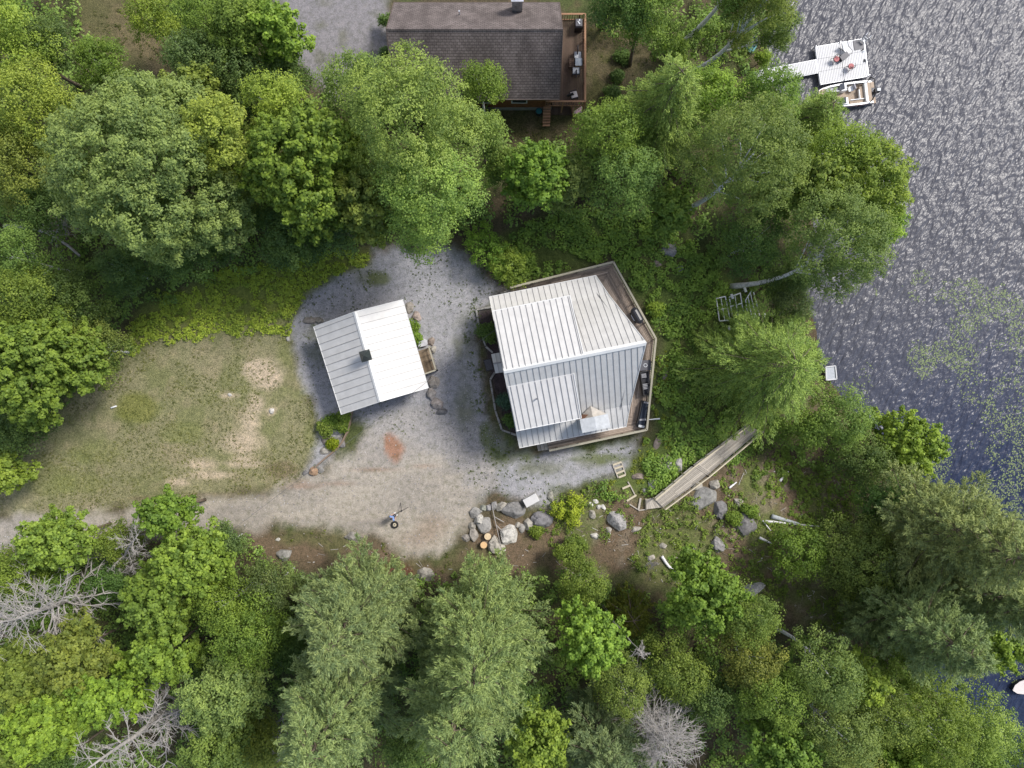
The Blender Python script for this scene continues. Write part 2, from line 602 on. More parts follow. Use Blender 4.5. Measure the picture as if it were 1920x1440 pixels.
# lake
m, nt, b = newmat('lake_water')
v1 = pos2(nt, math.radians(30), (1.0, .32, 1))
w1 = tnoise(nt, v1, 1.75, 2, .5)
w2 = tnoise(nt, pos2(nt, math.radians(44), (1, .42, 1)), 3.8, 2, .5)
hgt = val(nt, 'ADD', w1, val(nt, 'MULTIPLY', w2, .42))
bump(nt, b, hgt, 1.0, .27)
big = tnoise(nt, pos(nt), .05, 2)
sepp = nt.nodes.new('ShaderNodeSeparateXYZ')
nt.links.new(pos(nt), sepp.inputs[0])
deep = val(nt, 'ADD', val(nt, 'MULTIPLY', val(nt, 'ADD', sepp.outputs['Y'], 9.0), .055), val(nt, 'MULTIPLY', val(nt, 'SUBTRACT', big, .5), .9))   # sky reflection painted into the colour, darker towards the lower bay
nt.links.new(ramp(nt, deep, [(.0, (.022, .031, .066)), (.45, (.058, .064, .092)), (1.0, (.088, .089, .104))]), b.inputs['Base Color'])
b.inputs['Roughness'].default_value = .30
b.inputs['IOR'].default_value = 1.33
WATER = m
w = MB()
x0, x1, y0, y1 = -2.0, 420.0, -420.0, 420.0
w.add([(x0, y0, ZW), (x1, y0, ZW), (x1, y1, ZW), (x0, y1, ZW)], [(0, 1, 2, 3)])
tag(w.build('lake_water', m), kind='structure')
# ------------------------------------------------------------------ palette
M = dict(
    white_metal=plain('white_roof_metal', (.60, .59, .57), .5, 1.6, .08),
    seam=plain('roof_seam', (.30, .295, .295), .5, 3, .1),
    trim=plain('white_trim', (.72, .72, .70), .5, 2, .05),
    siding=plain('grey_siding', (.30, .29, .27), .8, 3, .12),
    log=plain('stained_siding', (.20, .085, .035), .7, 4, .3),
    deck=wood('weathered_decking', (.31, .25, .205), .5),
    cap=wood('lichen_rail', (.36, .335, .26), .25),
    brown_deck=wood('brown_decking', (.125, .088, .066), .3),
    redwood=wood('red_rail', (.33, .19, .115), .3),
    greywood=wood('silver_boards', (.40, .365, .315), .28),
    palewood=wood('pale_timber', (.52, .46, .34), .2),
    black=plain('black_plastic', (.018, .018, .021), .5, 4, .2),
    charcoal=plain('charcoal_cloth', (.038, .038, .045), .8, 8, .2),
    stripe=plain('striped_cushion', (.34, .34, .36), .85, 8, .1),
    dgrey=plain('dark_grey_top', (.085, .085, .10), .5, 4, .15),
    green_metal=plain('dark_green_metal', (.05, .062, .062), .35, 4, .15, .3),
    dockw=plain('white_dock_plank', (.64, .64, .65), .5, 3, .03),
    alu=plain('aluminium', (.62, .64, .68), .35, 3, .08, .6),
    gel=plain('white_gelcoat', (.82, .82, .82), .2, 2, .02),
    tan=plain('tan_vinyl', (.37, .28, .20), .6, 5, .12),
    grey_v=plain('grey_vinyl', (.42, .41, .46), .6, 4, .1),
    red=plain('red_cushion', (.45, .15, .15), .7, 5, .12),
    teal=plain('teal_plastic', (.03, .22, .27), .45, 4, .1),
    teald=plain('deep_teal_plastic', (.015, .10, .19), .45, 4, .1),
    cushion=plain('pale_cushion', (.62, .65, .68), .85, 5, .05),
    cushw=plain('ivory_cushion', (.66, .60, .57), .85, 5, .05),
    glass=plain('pale_table_top', (.40, .45, .50), .2, 2, .05),
    rust=plain('rusty_sheet', (.20, .10, .06), .9, 7, .4),
    stone=rockmat('grey_granite', (.285, .275, .26)),
    cut=plain('fresh_cut_wood', (.70, .46, .24), .8, 9, .15),
    bark=plain('brown_bark', (.15, .115, .085), .95, 6, .35, bmp=.5),
    birch=plain('birch_bark', (.72, .71, .72), .85, 5, .30, bmp=.4),
    deadwood=plain('dead_grey_wood', (.36, .335, .31), .9, 5, .25),
    pvc=plain('white_tube', (.85, .86, .87), .4, 3, .04),
    box_white=plain('cream_enclosure', (.60, .59, .58), .5, 3, .05),
    mulch=plain('dark_mulch', (.06, .048, .052), .95, 12, .5, bmp=.6),
    wire=plain('cable', (.10, .10, .11), .6),
    skin=plain('skin', (.52, .33, .24), .6),
    blue=plain('blue_shirt', (.20, .32, .62), .85, 12, .2),
    denim=plain('blue_jeans', (.07, .12, .20), .85, 10, .2),
    hair=plain('dark_hair', (.05, .038, .035), .7),
    pink=plain('pink_cloth', (.50, .33, .38), .85),
    rubber=plain('tyre_rubber', (.016, .016, .016), .7),
)


def shingles(name, dark, light, sx):
    m, nt, b = newmat(name)
    v = pos(nt)
    br = N(nt, 'ShaderNodeTexBrick', Scale=1.0, **{'Mortar Size': .018, 'Brick Width': .32, 'Row Height': .155})
    br.inputs['Color1'].default_value = (*dark, 1)
    br.inputs['Color2'].default_value = (*light, 1)
    br.inputs['Mortar'].default_value = (*(x * .55 for x in dark), 1)
    nt.links.new(v, br.inputs['Vector'])
    st = ramp(nt, tnoise(nt, pos(nt, (1.0, .12, 1)), 1.1, 4), [(.35, (.8, .8, .8)), (.65, (1.25, 1.25, 1.25))])
    f = ramp(nt, tnoise(nt, v, 14, 3), [(.35, (.8, .8, .8)), (.65, (1.2, 1.2, 1.2))])
    nt.links.new(mix(nt, 1.0, mix(nt, 1.0, br.outputs[0], st, 'MULTIPLY'), f, 'MULTIPLY'), b.inputs['Base Color'])
    b.inputs['Roughness'].default_value = .95
    b.inputs['Specular IOR Level'].default_value = .15
    return m


def lerp(a, b, t):
    return tuple(x + (y - x) * t for x, y in zip(a, b))


# ================================================================== white-roofed lake house
O, U = (-.58, .95), (.9805, .1965)
VV = (-U[1], U[0])


def hp(u, v, z):
    return (O[0] + U[0] * u + VV[0] * v, O[1] + U[1] * u + VV[1] * v, z)


house = thing('lake_house', hp(4.5, 0, 0), 'white standing-seam metal roofed chalet with pointed lake end and wraparound deck', 'house')
ZE, ZK, ZR, VK, VE = 3.0, 3.95, 8.2, 4.5, 6.22          # eave, kick and ridge
UT, UE = 10.65, 8.75                                     # prow tip at the ridge, and at the eaves


def zroof(v):
    v = abs(v)
    return ZR - (ZR - ZK) * v / VK if v < VK else ZK - (ZK - ZE) * (v - VK) / (VE - VK)


def umax(v):
    return UT + (UE - UT) * abs(v) / VE


wl = MB()
sect = [(-5.55, 3.15), (-4.5, 3.8), (0, 7.95), (4.5, 3.8), (5.55, 3.15)]
pr = [(-5.55, -3.2)] + sect + [(5.55, -3.2)]
n = len(pr)
wl.add([hp(.45, v, z) for v, z in pr] + [hp(umax(v) - .75, v, z) for v, z in pr],
       [tuple(range(n))] + [(i, (i + 1) % n, n + (i + 1) % n, n + i) for i in range(n)] + [(n + 3, n + i, n + (i + 1) % n) for i in (4, 5, 6, 0, 1)])
wl.build('wall', M['siding'], house, world=True)

rf = MB()
for s in (1, -1):
    rf.slab([hp(0, 0, ZR), hp(umax(0), 0, ZR), hp(umax(VK), s * VK, ZK), hp(0, s * VK, ZK)], .14)
    rf.slab([hp(0, s * VK, ZK), hp(umax(VK), s * VK, ZK), hp(umax(VE), s * VE, ZE), hp(0, s * VE, ZE)], .14)
roof = rf.build('roof', M['white_metal'], house, world=True)
sm = MB()
UD = {1: 5.95, -1: 5.05}                                 # the dormers' far ends
DV0, DZ0 = {1: 0.0, -1: 1.15}, {1: 8.2, -1: zroof(1.15)}
DV1, DZ1 = 4.62, {1: 6.75, -1: 6.0}
u = .25
while u < UT - .1:
    for s in (1, -1):
        vtop = 0.12
        vs = 0.0 if u < umax(0) else None
        lim = VE if u <= UE else VE * (UT - u) / (UT - UE)
        segs = [(vtop, min(VK, lim))] + ([(VK, lim)] if lim > VK + .05 else [])
        if u < UD[s]:                                     # below the dormer only the eave strip and what lies above it show
            segs = ([(vtop, DV0[s])] if DV0[s] > .2 else []) + [(VK, lim)]
            sm.beam(hp(u, s * (DV0[s] + .08), DZ0[s] - .01 + .03), hp(u, s * DV1, DZ1[s] + .03), .028, .05)
        for a, b_ in segs:
            if b_ - a > .1:
                sm.beam(hp(u, s * a, zroof(a) + .015), hp(u, s * b_, zroof(b_) + .015), .028, .05)
    u += .465
sm.build('seam', M['seam'], roof, world=True)
rc = MB()
for s in (1, -1):
    rc.slab([hp(-.03, 0, ZR + .07), hp(UT + .05, 0, ZR + .07), hp(UT - .05, s * .2, ZR - .08), hp(-.03, s * .2, ZR - .08)], .03)
rc.build('ridge_cap', M['trim'], roof, world=True)
eg = MB()
for s in (1, -1):
    for (ua, va, za), (ub, vb, zb) in (((-.03, 0, ZR), (-.03, VK, ZK)), ((-.03, VK, ZK), (-.03, VE, ZE)), ((-.03, VE + .02, ZE), (UE, VE + .02, ZE)),
                                       ((UT + .02, 0, ZR), (umax(VK) + .02, VK, ZK)), ((umax(VK) + .02, VK, ZK), (UE + .02, VE, ZE))):
        eg.beam(hp(ua, s * va, za - .05), hp(ub, s * vb, zb - .05), .05, .17)
eg.build('edge_trim', M['trim'], roof, world=True)
for s, nm in ((1, 'sunny'), (-1, 'shaded')):
    d = MB()
    a, b_, c_, e_ = hp(.02, s * DV0[s], DZ0[s]), hp(UD[s], s * DV0[s], DZ0[s]), hp(UD[s], s * DV1, DZ1[s]), hp(.02, s * DV1, DZ1[s])
    d.slab([a, b_, c_, e_], .13)
    dr = d.build('dormer', M['white_metal'], house, world=True)
    dw = MB()
    q = DV1 - .25
    dw.add([hp(.4, s * q, DZ1[s] + .02), hp(UD[s] - .22, s * q, DZ1[s] + .02), hp(UD[s] - .22, s * q, zroof(q) - .1), hp(.4, s * q, zroof(q) - .1),
            hp(UD[s] - .22, s * DV0[s], DZ0[s] - .15), hp(.4, s * DV0[s], DZ0[s] - .15), hp(.4, s * (DV0[s] + .02), zroof(DV0[s]) - .5), hp(UD[s] - .22, s * (DV0[s] + .02), zroof(DV0[s]) - .5)],
           [(0, 1, 2, 3), (1, 4, 7, 2), (0, 3, 6, 5), (3, 2, 7, 6)])
    dw.build('dormer_wall', M['siding'], dr, world=True)
    et = MB()
    et.beam(hp(UD[s] + .03, s * DV0[s], DZ0[s] - .02), hp(UD[s] + .03, s * DV1, DZ1[s] - .02), .06, .16)
    et.beam(hp(0, s * (DV1 + .03), DZ1[s] - .06), hp(UD[s] + .06, s * (DV1 + .03), DZ1[s] - .06), .06, .14)
    et.build('dormer_trim', M['trim'], dr, world=True)

# chimney chase with its little saddle roof
cx, cy = P(1116, 794, 5.3)
cu, cv = (cx - O[0]) * U[0] + (cy - O[1]) * U[1], (cx - O[0]) * VV[0] + (cy - O[1]) * VV[1]
ch = MB()
hw, hd, zc = 1.05, .48, 5.2
ch.add([hp(cu - hw, cv - hd, 2.9), hp(cu + hw, cv - hd, 2.9), hp(cu + hw, cv + hd, 2.9), hp(cu - hw, cv + hd, 2.9),
        hp(cu - hw, cv - hd, zc), hp(cu + hw, cv - hd, zc), hp(cu + hw, cv + hd, zc), hp(cu - hw, cv + hd, zc)],
       [(0, 3, 2, 1), (4, 5, 6, 7), (0, 1, 5, 4), (1, 2, 6, 5), (2, 3, 7, 6), (3, 0, 4, 7)])
chim = ch.build('chimney', M['trim'], house, world=True)
cp = MB()
for a, b_, z0_, z1_ in ((cu - hw - .07, cu + .02, zc + .03, zc + .17), (cu + .02, cu + hw + .07, zc + .17, zc + .03)):
    cp.slab([hp(a, cv - hd - .06, z0_), hp(b_, cv - hd - .06, z1_), hp(b_, cv + hd + .06, z1_), hp(a, cv + hd + .06, z0_)], .05)
cp.build('chimney_cap', plain('galvanised_cap', (.47, .49, .50), .45, 3, .15), chim, world=True)
sd = MB()
vt = -3.95
apex = hp(cu, vt, zroof(vt) + .04)
base0, base1, mid = hp(cu - hw - .12, cv + hd, 3.9), hp(cu + hw + .12, cv + hd, 3.9), hp(cu, cv + hd, 4.55)
sd.add([apex, base0, mid, base1], [(0, 1, 2), (0, 2, 3), (1, 3, 2), (0, 3, 1)])
sad = sd.build('saddle', plain('cream_flashing', (.40, .37, .33), .6, 3, .2), chim, world=True)
ru = MB()
q0, q1, q2 = lerp(apex, base0, .62), lerp(base0, mid, .45), base0
ru.slab([(p[0], p[1], p[2] + .05) for p in (q0, lerp(lerp(apex, mid, .8), q0, .4), q1, q2)], .03)
ru.build('rust_patch', M['rust'], sad, world=True)
vp = MB()
x, y = P(1006, 748, 6.9)
vp.cyl((x, y, 6.3), .055, .75, 10)
vp.build('vent_pipe', M['dgrey'], house, world=True)

# small entry roof on the yard side
er = MB()
e = [P(921, 664, 2.5), P(942, 660, 2.5), P(950, 697, 2.5), P(929, 700, 2.5)]
ml, mr = lerp(e[0], e[3], .5), lerp(e[1], e[2], .5)
er.slab([(*e[0], 2.45), (*e[1], 2.45), (*mr, 2.8), (*ml, 2.8)], .08)
er.slab([(*ml, 2.8), (*mr, 2.8), (*e[2], 2.45), (*e[3], 2.45)], .08)
po = er.build('entry_roof', M['white_metal'], house, world=True)
es = MB()
for a, b_ in ((e[0], ml), (e[3], ml)):
    for t in (.35, .7):
        a2, m2 = lerp(a, e[1] if a is e[0] else e[2], t), lerp(ml, mr, t)
        es.beam((*a2, 2.48), (*m2, 2.83), .035, .05)
es.beam((*ml, 2.83), (*mr, 2.83), .12, .05)
es.build('entry_seam', M['seam'], po, world=True)
for q in (e[0], e[3]):
    q = lerp(q, mr, .12)
    MB().box((q[0], q[1], 1.2), (.12, .12, 2.4)).build('entry_post', M['trim'], house, world=True)

# wraparound deck
ZD, RH = .7, 1.0
RP = [P(957, 539, ZD + RH), P(1150, 491, ZD + RH), P(1230, 635, ZD + RH), P(1213, 806, ZD + RH), P(1030, 845, ZD + RH)]


def inset(poly, d):
    out = []
    for i in range(len(poly)):
        nn = []
        for a, b_ in ((i - 1, i), (i, i + 1)):
            if a < 0 or b_ >= len(poly):
                continue
            ex, ey = poly[b_][0] - poly[a][0], poly[b_][1] - poly[a][1]
            l = math.hypot(ex, ey)
            nn.append((ey / l, -ex / l))
        if len(nn) == 1:
            nx, ny = nn[0]
            out.append((poly[i][0] + nx * d, poly[i][1] + ny * d))
        else:
            c = 1 + nn[0][0] * nn[1][0] + nn[0][1] * nn[1][1]
            out.append((poly[i][0] + (nn[0][0] + nn[1][0]) / c * d, poly[i][1] + (nn[0][1] + nn[1][1]) / c * d))
    return out


dk = MB()
nb = 22
rings = [inset(RP, 2.9 * i / nb) for i in range(nb + 1)]
for i in range(nb):
    for s in range(len(RP) - 1):
        a, b_ = rings[i][s], rings[i][s + 1]
        c_, d_ = rings[i + 1][s + 1], rings[i + 1][s]
        g = .12
        a2, d2 = lerp(a, d_, g / 2), lerp(d_, a, g / 2)
        b2, c2 = lerp(b_, c_, g / 2), lerp(c_, b_, g / 2)
        cut = [0.0, .31 + .12 * ((i * 7) % 5) / 5, .66 + .1 * ((i * 3) % 4) / 4, 1.0]
        for k in range(3):
            t0, t1 = cut[k] + .0007, cut[k + 1] - .0007
            zz = ZD + random.uniform(-.004, .004)
            dk.slab([(*lerp(a2, b2, t0), zz), (*lerp(a2, b2, t1), zz), (*lerp(d2, c2, t1), zz), (*lerp(d2, c2, t0), zz)], .04)
deck = dk.build('deck', M['deck'], house, world=True)
for s in range(len(RP) - 1):
    a, b_ = RP[s], RP[s + 1]
    r = MB()
    r.beam((*a, ZD + RH), (*lerp(a, b_, 1), ZD + RH), .16, .045)
    r.beam((*a, ZD + .85), (*b_, ZD + .85), .045, .09)
    r.beam((*a, ZD + .12), (*b_, ZD + .12), .045, .09)
    L = math.dist(a, b_)
    k = int(L / .19)
    for j in range(1, k):
        q = lerp(a, b_, j / k)
        r.box((*q, ZD + .48), (.035, .035, .8))
    for j in range(int(L / 1.9) + 1):
        q = lerp(a, b_, min(1, j * 1.9 / L))
        g = tz(*q)
        r.box((*q, (ZD + RH - .03 + g - .4) / 2), (.1, .1, ZD + RH - .03 - g + .4))
    r.build('railing', M['cap'], deck, world=True)
for (A_, B_, inn) in ((0, 1, 1), (4, 3, -1)):
    a = RP[A_]
    dx, dy = RP[B_][0] - a[0], RP[B_][1] - a[1]
    l = math.hypot(dx, dy)
    dx, dy = dx / l, dy / l
    nx, ny = (dy, -dx) if inn > 0 else (-dy, dx)
    st = MB()
    for k in range(3):
        x, y = a[0] - dx * (.16 + .3 * k), a[1] - dy * (.16 + .3 * k)
        zt = ZD - .175 * (k + 1)
        st.slab([(x + dx * .15, y + dy * .15, zt), (x - dx * .13, y - dy * .13, zt), (x - dx * .13 + nx * 1.5, y - dy * .13 + ny * 1.5, zt), (x + dx * .15 + nx * 1.5, y + dy * .15 + ny * 1.5, zt)], .045)
        st.slab([(x + dx * .15, y + dy * .15, zt - .05), (x + dx * .12, y + dy * .12, zt - .05), (x + dx * .12 + nx * 1.5, y + dy * .12 + ny * 1.5, zt - .05), (x + dx * .15 + nx * 1.5, y + dy * .15 + ny * 1.5, zt - .05)], .13)
    st.build('steps', M['greywood'], deck, world=True)


def ang(dx, dy):
    return math.atan2(-dy, dx)


# deck furniture
x, y = P(1194, 592, ZD + .9)
g = thing('barbecue_grill', (x, y, ZD), 'black covered barbecue grill against the slanting deck railing of the white-roofed house', 'grill', rz=ang(80, 144))
MB().box((0, 0, .42), (1.0, .5, .84)).build('cabinet', M['black'], g, bevel=.02)
MB().tube([(-.5, 0, .88), (-.46, 0, .93), (.46, 0, .93), (.5, 0, .88)], [.3, .36, .36, .3], 14).build('lid', plain('grill_lid', (.035, .036, .045), .4, 5, .2), g, bevel=.01)
MB().box((.0, -.40, .95), (.5, .03, .04)).box((-.26, -.37, .95), (.03, .08, .03)).box((.26, -.37, .95), (.03, .08, .03)).build('handle', M['alu'], g)
x, y = P(1210, 685, ZD + .6)
g = thing('fire_table', (x, y, ZD), 'square charcoal fire table with a pale ring at its centre on the deck', 'table', rz=ang(60, -4))
MB().box((0, 0, .56), (.98, .86, .06)).build('table_top', M['dgrey'], g, bevel=.01)
MB().box((0, 0, .265), (.7, .6, .53)).build('base', M['black'], g)
rg = MB()
rg.tube([(.14 * math.cos(t), .14 * math.sin(t), .605) for t in [i * math.pi / 8 for i in range(17)]], .03, 6)
rg.build('burner_ring', M['cushion'], g)


def sofa(px, py, length, label, pillows, rz):
    x, y = P(px, py, ZD + .5)
    s = thing('outdoor_sofa', (x, y, ZD), label, 'sofa', 'black deck sofas', rz)
    MB().box((0, 0, .2), (length, .82, .32)).build('base', M['black'], s, bevel=.02)
    MB().box((0, -.36, .56), (length, .1, .42)).build('backrest', M['black'], s, bevel=.03)
    for e_ in (-1, 1):
        MB().box((e_ * (length / 2 - .06), .05, .48), (.12, .72, .26)).build('armrest', M['black'], s, bevel=.03)
    for k in range(2):
        MB().box(((k - .5) * (length / 2 - .13), .06, .42), (length / 2 - .15, .66, .15)).build('seat_cushion', M['charcoal'], s, bevel=.04)
    for px_, w_ in pillows:
        p_ = MB()
        for j in range(4):
            p_.box((px_ + (j - 1.5) * w_ / 4, -.13, .66), (w_ / 4 * .55, .42, .14))
        q_ = MB().box((px_, -.13, .64), (w_, .44, .13)).build('pillow', M['charcoal'], s, bevel=.04)
        p_.build('stripe_band', M['stripe'], q_)
    return s


sofa(1211, 718, 2.0, 'black deck sofa with two striped pillows beside the square fire table', [(.28, .5), (-.62, .36)], ang(-6, -42) + math.pi)
x, y = P(1207, 777, ZD + .5)
s = thing('chaise_lounge', (x, y, ZD), 'long black chaise lounge with pale end pillows at the corner of the deck', 'lounger', rz=ang(-10, 48))
MB().box((0, 0, .18), (2.25, .8, .3)).build('base', M['black'], s, bevel=.03)
MB().box((0, -.02, .40), (2.15, .5, .16)).build('mattress', plain('navy_cushion', (.02, .03, .05), .7), s, bevel=.05)
for yy in (-.36, .36):
    MB().box((0, yy, .42), (1.7, .09, .26)).build('armrest', M['black'], s, bevel=.02)
MB().box((1.02, 0, .52), (.2, .5, .12)).build('pillow', M['cushion'], s, bevel=.03)
MB().box((-1.0, .05, .52), (.16, .5, .10)).build('pillow', M['stripe'], s, bevel=.03)
MB().box((.45, .0, .51), (.16, .56, .05), .3).build('folded_throw', M['stripe'], s, bevel=.02)

# planting bed in front of the house, edged with stone
for klab, chain in zip(('low stone edging at the corner of the planting bed next to the deck steps', 'low stone edging between dark glossy shrub and entry roof', 'long low stone edging around the dark planting bed of the lake house'), ([(921, 576), (893, 581), (898, 610)], [(905, 633), (911, 650), (925, 662)], [(928, 698), (919, 712), (929, 770), (941, 806), (975, 818)])):
    kerb = MB()
    for a, b_ in zip(chain, chain[1:]):
        (xa, ya, za), (xb, yb, zb) = G(*a), G(*b_)
        L = math.hypot(xb - xa, yb - ya)
        k = max(1, int(L / .55))
        for j in range(k):
            t0, t1 = j / k, (j + .93) / k
            kerb.beam((*lerp((xa, ya), (xb, yb), t0), za + .05), (*lerp((xa, ya), (xb, yb), t1), za + .05), .16 + random.uniform(-.02, .03), .22)
    tag(kerb.build('bed_edging', M['stone'], bevel=.02), klab, 'edging', 'stone edgings of the house beds')
x, y, z = G(916, 684)
g = thing('floor_grate', (x, y, z), 'dark metal boot grate lying in front of the small entry roof', 'grate', rz=ang(4, 15))
gb = MB()
for k in range(9):
    gb.box((-.42 + .105 * k, 0, .03), (.03, .55, .04))
gb.build('bar', M['black'], g)
MB().box((0, .3, .03), (1.0, .06, .06)).box((0, -.3, .03), (1.0, .06, .06)).box((.47, 0, .03), (.06, .54, .06)).box((-.47, 0, .03), (.06, .54, .06)).build('frame', M['black'], g)
MB().box((0, 0, .008), (.9, .54, .012)).build('pan', M['dgrey'], g)

# ================================================================== garage
GC = {k: P(*v) for k, v in {'tl': (588, 613, 2.7), 'tr': (755, 562, 2.7), 'br': (803, 727, 2.7), 'bl': (640, 777, 2.7), 'rt': (665, 584.5, 4.5), 'rb': (713, 753, 4.5)}.items()}
gar = thing('garage', (*lerp(GC['rt'], GC['rb'], .5), 0), 'square garage with white standing-seam gable roof and small dark cupola', 'garage')
z0, z1 = 2.7, 4.5
g3 = {k: (*v, z1 if k[0] == 'r' else z0) for k, v in GC.items()}
w_ = MB()
ctr = lerp(GC['rt'], GC['rb'], .5)
ins = {k: lerp(v, ctr, .09) for k, v in GC.items()}
i3 = lambda k, z: (*ins[k], z)
w_.add([i3('tl', -.3), i3('tr', -.3), i3('br', -.3), i3('bl', -.3), i3('tl', 2.6), i3('tr', 2.6), i3('br', 2.6), i3('bl', 2.6), i3('rt', 4.2), i3('rb', 4.2)],
       [(0, 3, 2, 1), (0, 1, 5, 8, 4), (2, 3, 7, 9, 6), (1, 2, 6, 5), (3, 0, 4, 7), (4, 8, 9, 7), (5, 6, 9, 8)])
w_.build('wall', M['siding'], gar, world=True)
r_ = MB()
r_.slab([g3['rt'], g3['rb'], g3['bl'], g3['tl']], .13)
r_.slab([g3['rt'], g3['tr'], g3['br'], g3['rb']], .13)
roof = r_.build('roof', M['white_metal'], gar, world=True)
s_ = MB()
for a, b_, c_, d_, off in (('rt', 'rb', 'tl', 'bl', .035), ('rt', 'rb', 'tr', 'br', .06)):
    for k in range(12):
        t = off + (1 - off) * k / 12 + .005
        p0, p1 = lerp(g3[a], g3[b_], t), lerp(g3[c_], g3[d_], t)
        s_.beam((p0[0], p0[1], p0[2] + .015), (p1[0], p1[1], p1[2] + .015), .028, .045)
s_.build('seam', M['seam'], roof, world=True)
c_ = MB()
ra, rb = g3['rt'], g3['rb']
nx, ny = (GC['tr'][0] - GC['tl'][0]) / 7.5, (GC['tr'][1] - GC['tl'][1]) / 7.5
for s in (1, -1):
    c_.slab([(ra[0], ra[1], z1 + .06), (rb[0], rb[1], z1 + .06), (rb[0] + s * nx * .16, rb[1] + s * ny * .16, z1 - .03), (ra[0] + s * nx * .16, ra[1] + s * ny * .16, z1 - .03)], .03)
c_.build('ridge_cap', M['trim'], roof, world=True)
t_ = MB()
for a, b_ in (('tl', 'bl'), ('tr', 'br'), ('tl', 'rt'), ('rt', 'tr'), ('bl', 'rb'), ('rb', 'br')):
    p0, p1 = g3[a], g3[b_]
    t_.beam((p0[0], p0[1], p0[2] - .06), (p1[0], p1[1], p1[2] - .06), .05, .16)
t_.build('edge_trim', M['trim'], roof, world=True)
x, y = P(685, 667, 5.1)
cb = MB().box((x, y, 4.6), (.52, .52, .8), ang(48, 165))
cup = cb.build('cupola', M['green_metal'], gar, world=True)
cr = MB()
rz = ang(48, 165)
pts = []
for sx, sy in ((-1, -1), (1, -1), (1, 1), (-1, 1)):
    a, b_ = sx * .43, sy * .43
    pts.append((x + a * math.cos(rz) - b_ * math.sin(rz), y + a * math.sin(rz) + b_ * math.cos(rz), 5.02))
cr.add(pts + [(x, y, 5.75)], [(0, 1, 4), (1, 2, 4), (2, 3, 4), (3, 0, 4), (3, 2, 1, 0)])
cr.build('cupola_roof', M['green_metal'], cup, world=True)
fi = MB()
fi.cyl((x, y, 5.68), .03, .3, 8)
fi.build('finial', M['black'], cup, world=True)

# wooden landing beside the garage
lp = [P(779, 660, .55), P(806, 651, .55), P(819, 694, .55), P(794, 703, .55)]
ld = thing('wooden_landing', (*lerp(lp[0], lp[2], .5), 0), 'small brown wooden landing with pale rails against the garage side wall', 'landing')
l_ = MB()
nb = 15
for k in range(nb):
    t0, t1 = k / nb, (k + .92) / nb
    l_.slab([(*lerp(lp[0], lp[3], t0), .5), (*lerp(lp[1], lp[2], t0), .5), (*lerp(lp[1], lp[2], t1), .5), (*lerp(lp[0], lp[3], t1), .5)], .04)
l_.build('board', wood('tan_landing', (.20, .15, .10), .35), ld, world=True)
rl = MB()
for a, b_ in ((lp[1], lp[2]), (lp[2], lp[3])):
    rl.beam((*a, 1.35), (*b_, 1.35), .12, .05)
    rl.beam((*a, .95), (*b_, .95), .04, .1)
    for t in (0, .5, 1):
        rl.box((*lerp(a, b_, t), .65), (.09, .09, 1.36))
rl.build('rail', M['cap'], ld, world=True)
for t in lp[:1] + lp[3:]:
    MB().box((*lerp(t, lp[1], .1), .22), (.1, .1, .5)).build('post', M['bark'], ld, world=True)

# timber retaining edge below the garage
tw = thing('timber_edging', G(620, 850), 'weathered timber retaining edge running from the garage corner down to the lawn', 'retaining edge')
tb = MB()
chain = [(661, 768), (656, 795), (651, 812), (642, 830), (632, 842), (612, 858), (592, 876)]
for lvl in (0, 1):
    for a, b_ in zip(chain, chain[1:]):
        (xa, ya, za), (xb, yb, zb) = G(*a), G(*b_)
        tb.beam((xa, ya, za + .09 + .17 * lvl), (xb, yb, zb + .09 + .17 * lvl), .2 if a[1] < 800 else .12, .16)
tb.build('timber', wood('old_timber', (.27, .20, .145), .3), tw, world=True)

# ================================================================== neighbour's house
nh = thing('shingled_house', (-2.8, 26.7, 0), 'dark shingle roofed house with brown log walls and a railed deck, above the tall trees', 'house')
xa, xb, ys, yn, ym, ze, zr = -9.45, 3.8, 22.85, 30.6, 26.72, 3.5, 7.0
wl = MB()
sec = [(ys + .55, -.3), (ys + .55, 3.55), (ym, 6.7), (yn - .55, 3.55), (yn - .55, -.3)]
n = 5
wl.add([(xa + .5, y, z) for y, z in sec] + [(xb - .5, y, z) for y, z in sec], [tuple(range(5)), tuple(reversed(range(5, 10)))] + [(i, (i + 1) % 5, 5 + (i + 1) % 5, 5 + i) for i in range(5)])
wall = wl.build('wall', M['log'], nh, world=True)
fd = MB()
fd.box(((xa + xb) / 2, (ys + yn) / 2, .1), (xb - xa - .9, yn - ys - 1.0, .7))
fd.build('foundation', M['siding'], nh, world=True)
SH = shingles('brown_shingles', (.140, .118, .112), (.185, .158, .150), 1)
rf = MB()
rf.slab([(xa, ym, zr), (xb, ym, zr), (xb - .02, ys, ze), (xa - .05, ys, ze)], .16)
rf.slab([(xa, ym, zr), (xa, yn, ze), (xb, yn, ze), (xb, ym, zr)], .16)
roof = rf.build('roof', SH, nh, world=True)
rc = MB()
for s in (1, -1):
    rc.slab([(xa - .02, ym, zr + .05), (xb + .02, ym, zr + .05), (xb + .02, ym + s * .1, zr - .035), (xa - .02, ym + s * .1, zr - .035)], .02)
rc.build('ridge_cap', SH, roof, world=True)
dg = MB()
for y in (ys - .02, yn + .02):
    dg.beam((xa - .03, y, ze - .05), (xb + .03, y, ze - .05), .05, .14)
for x in (xa - .03, xb + .03):
    for y in (ys, yn):
        dg.beam((x, ym, zr - .08), (x, y, ze - .08), .05, .18)
dg.build('drip_edge', plain('brown_trim', (.13, .10, .085), .6), roof, world=True)
cm = MB()
x, y = P(970, -5, 6.2)
cm.box((x, y, 5.2), (.8, .8, 2.4))
chim = cm.build('chimney', M['stone'], nh, world=True)
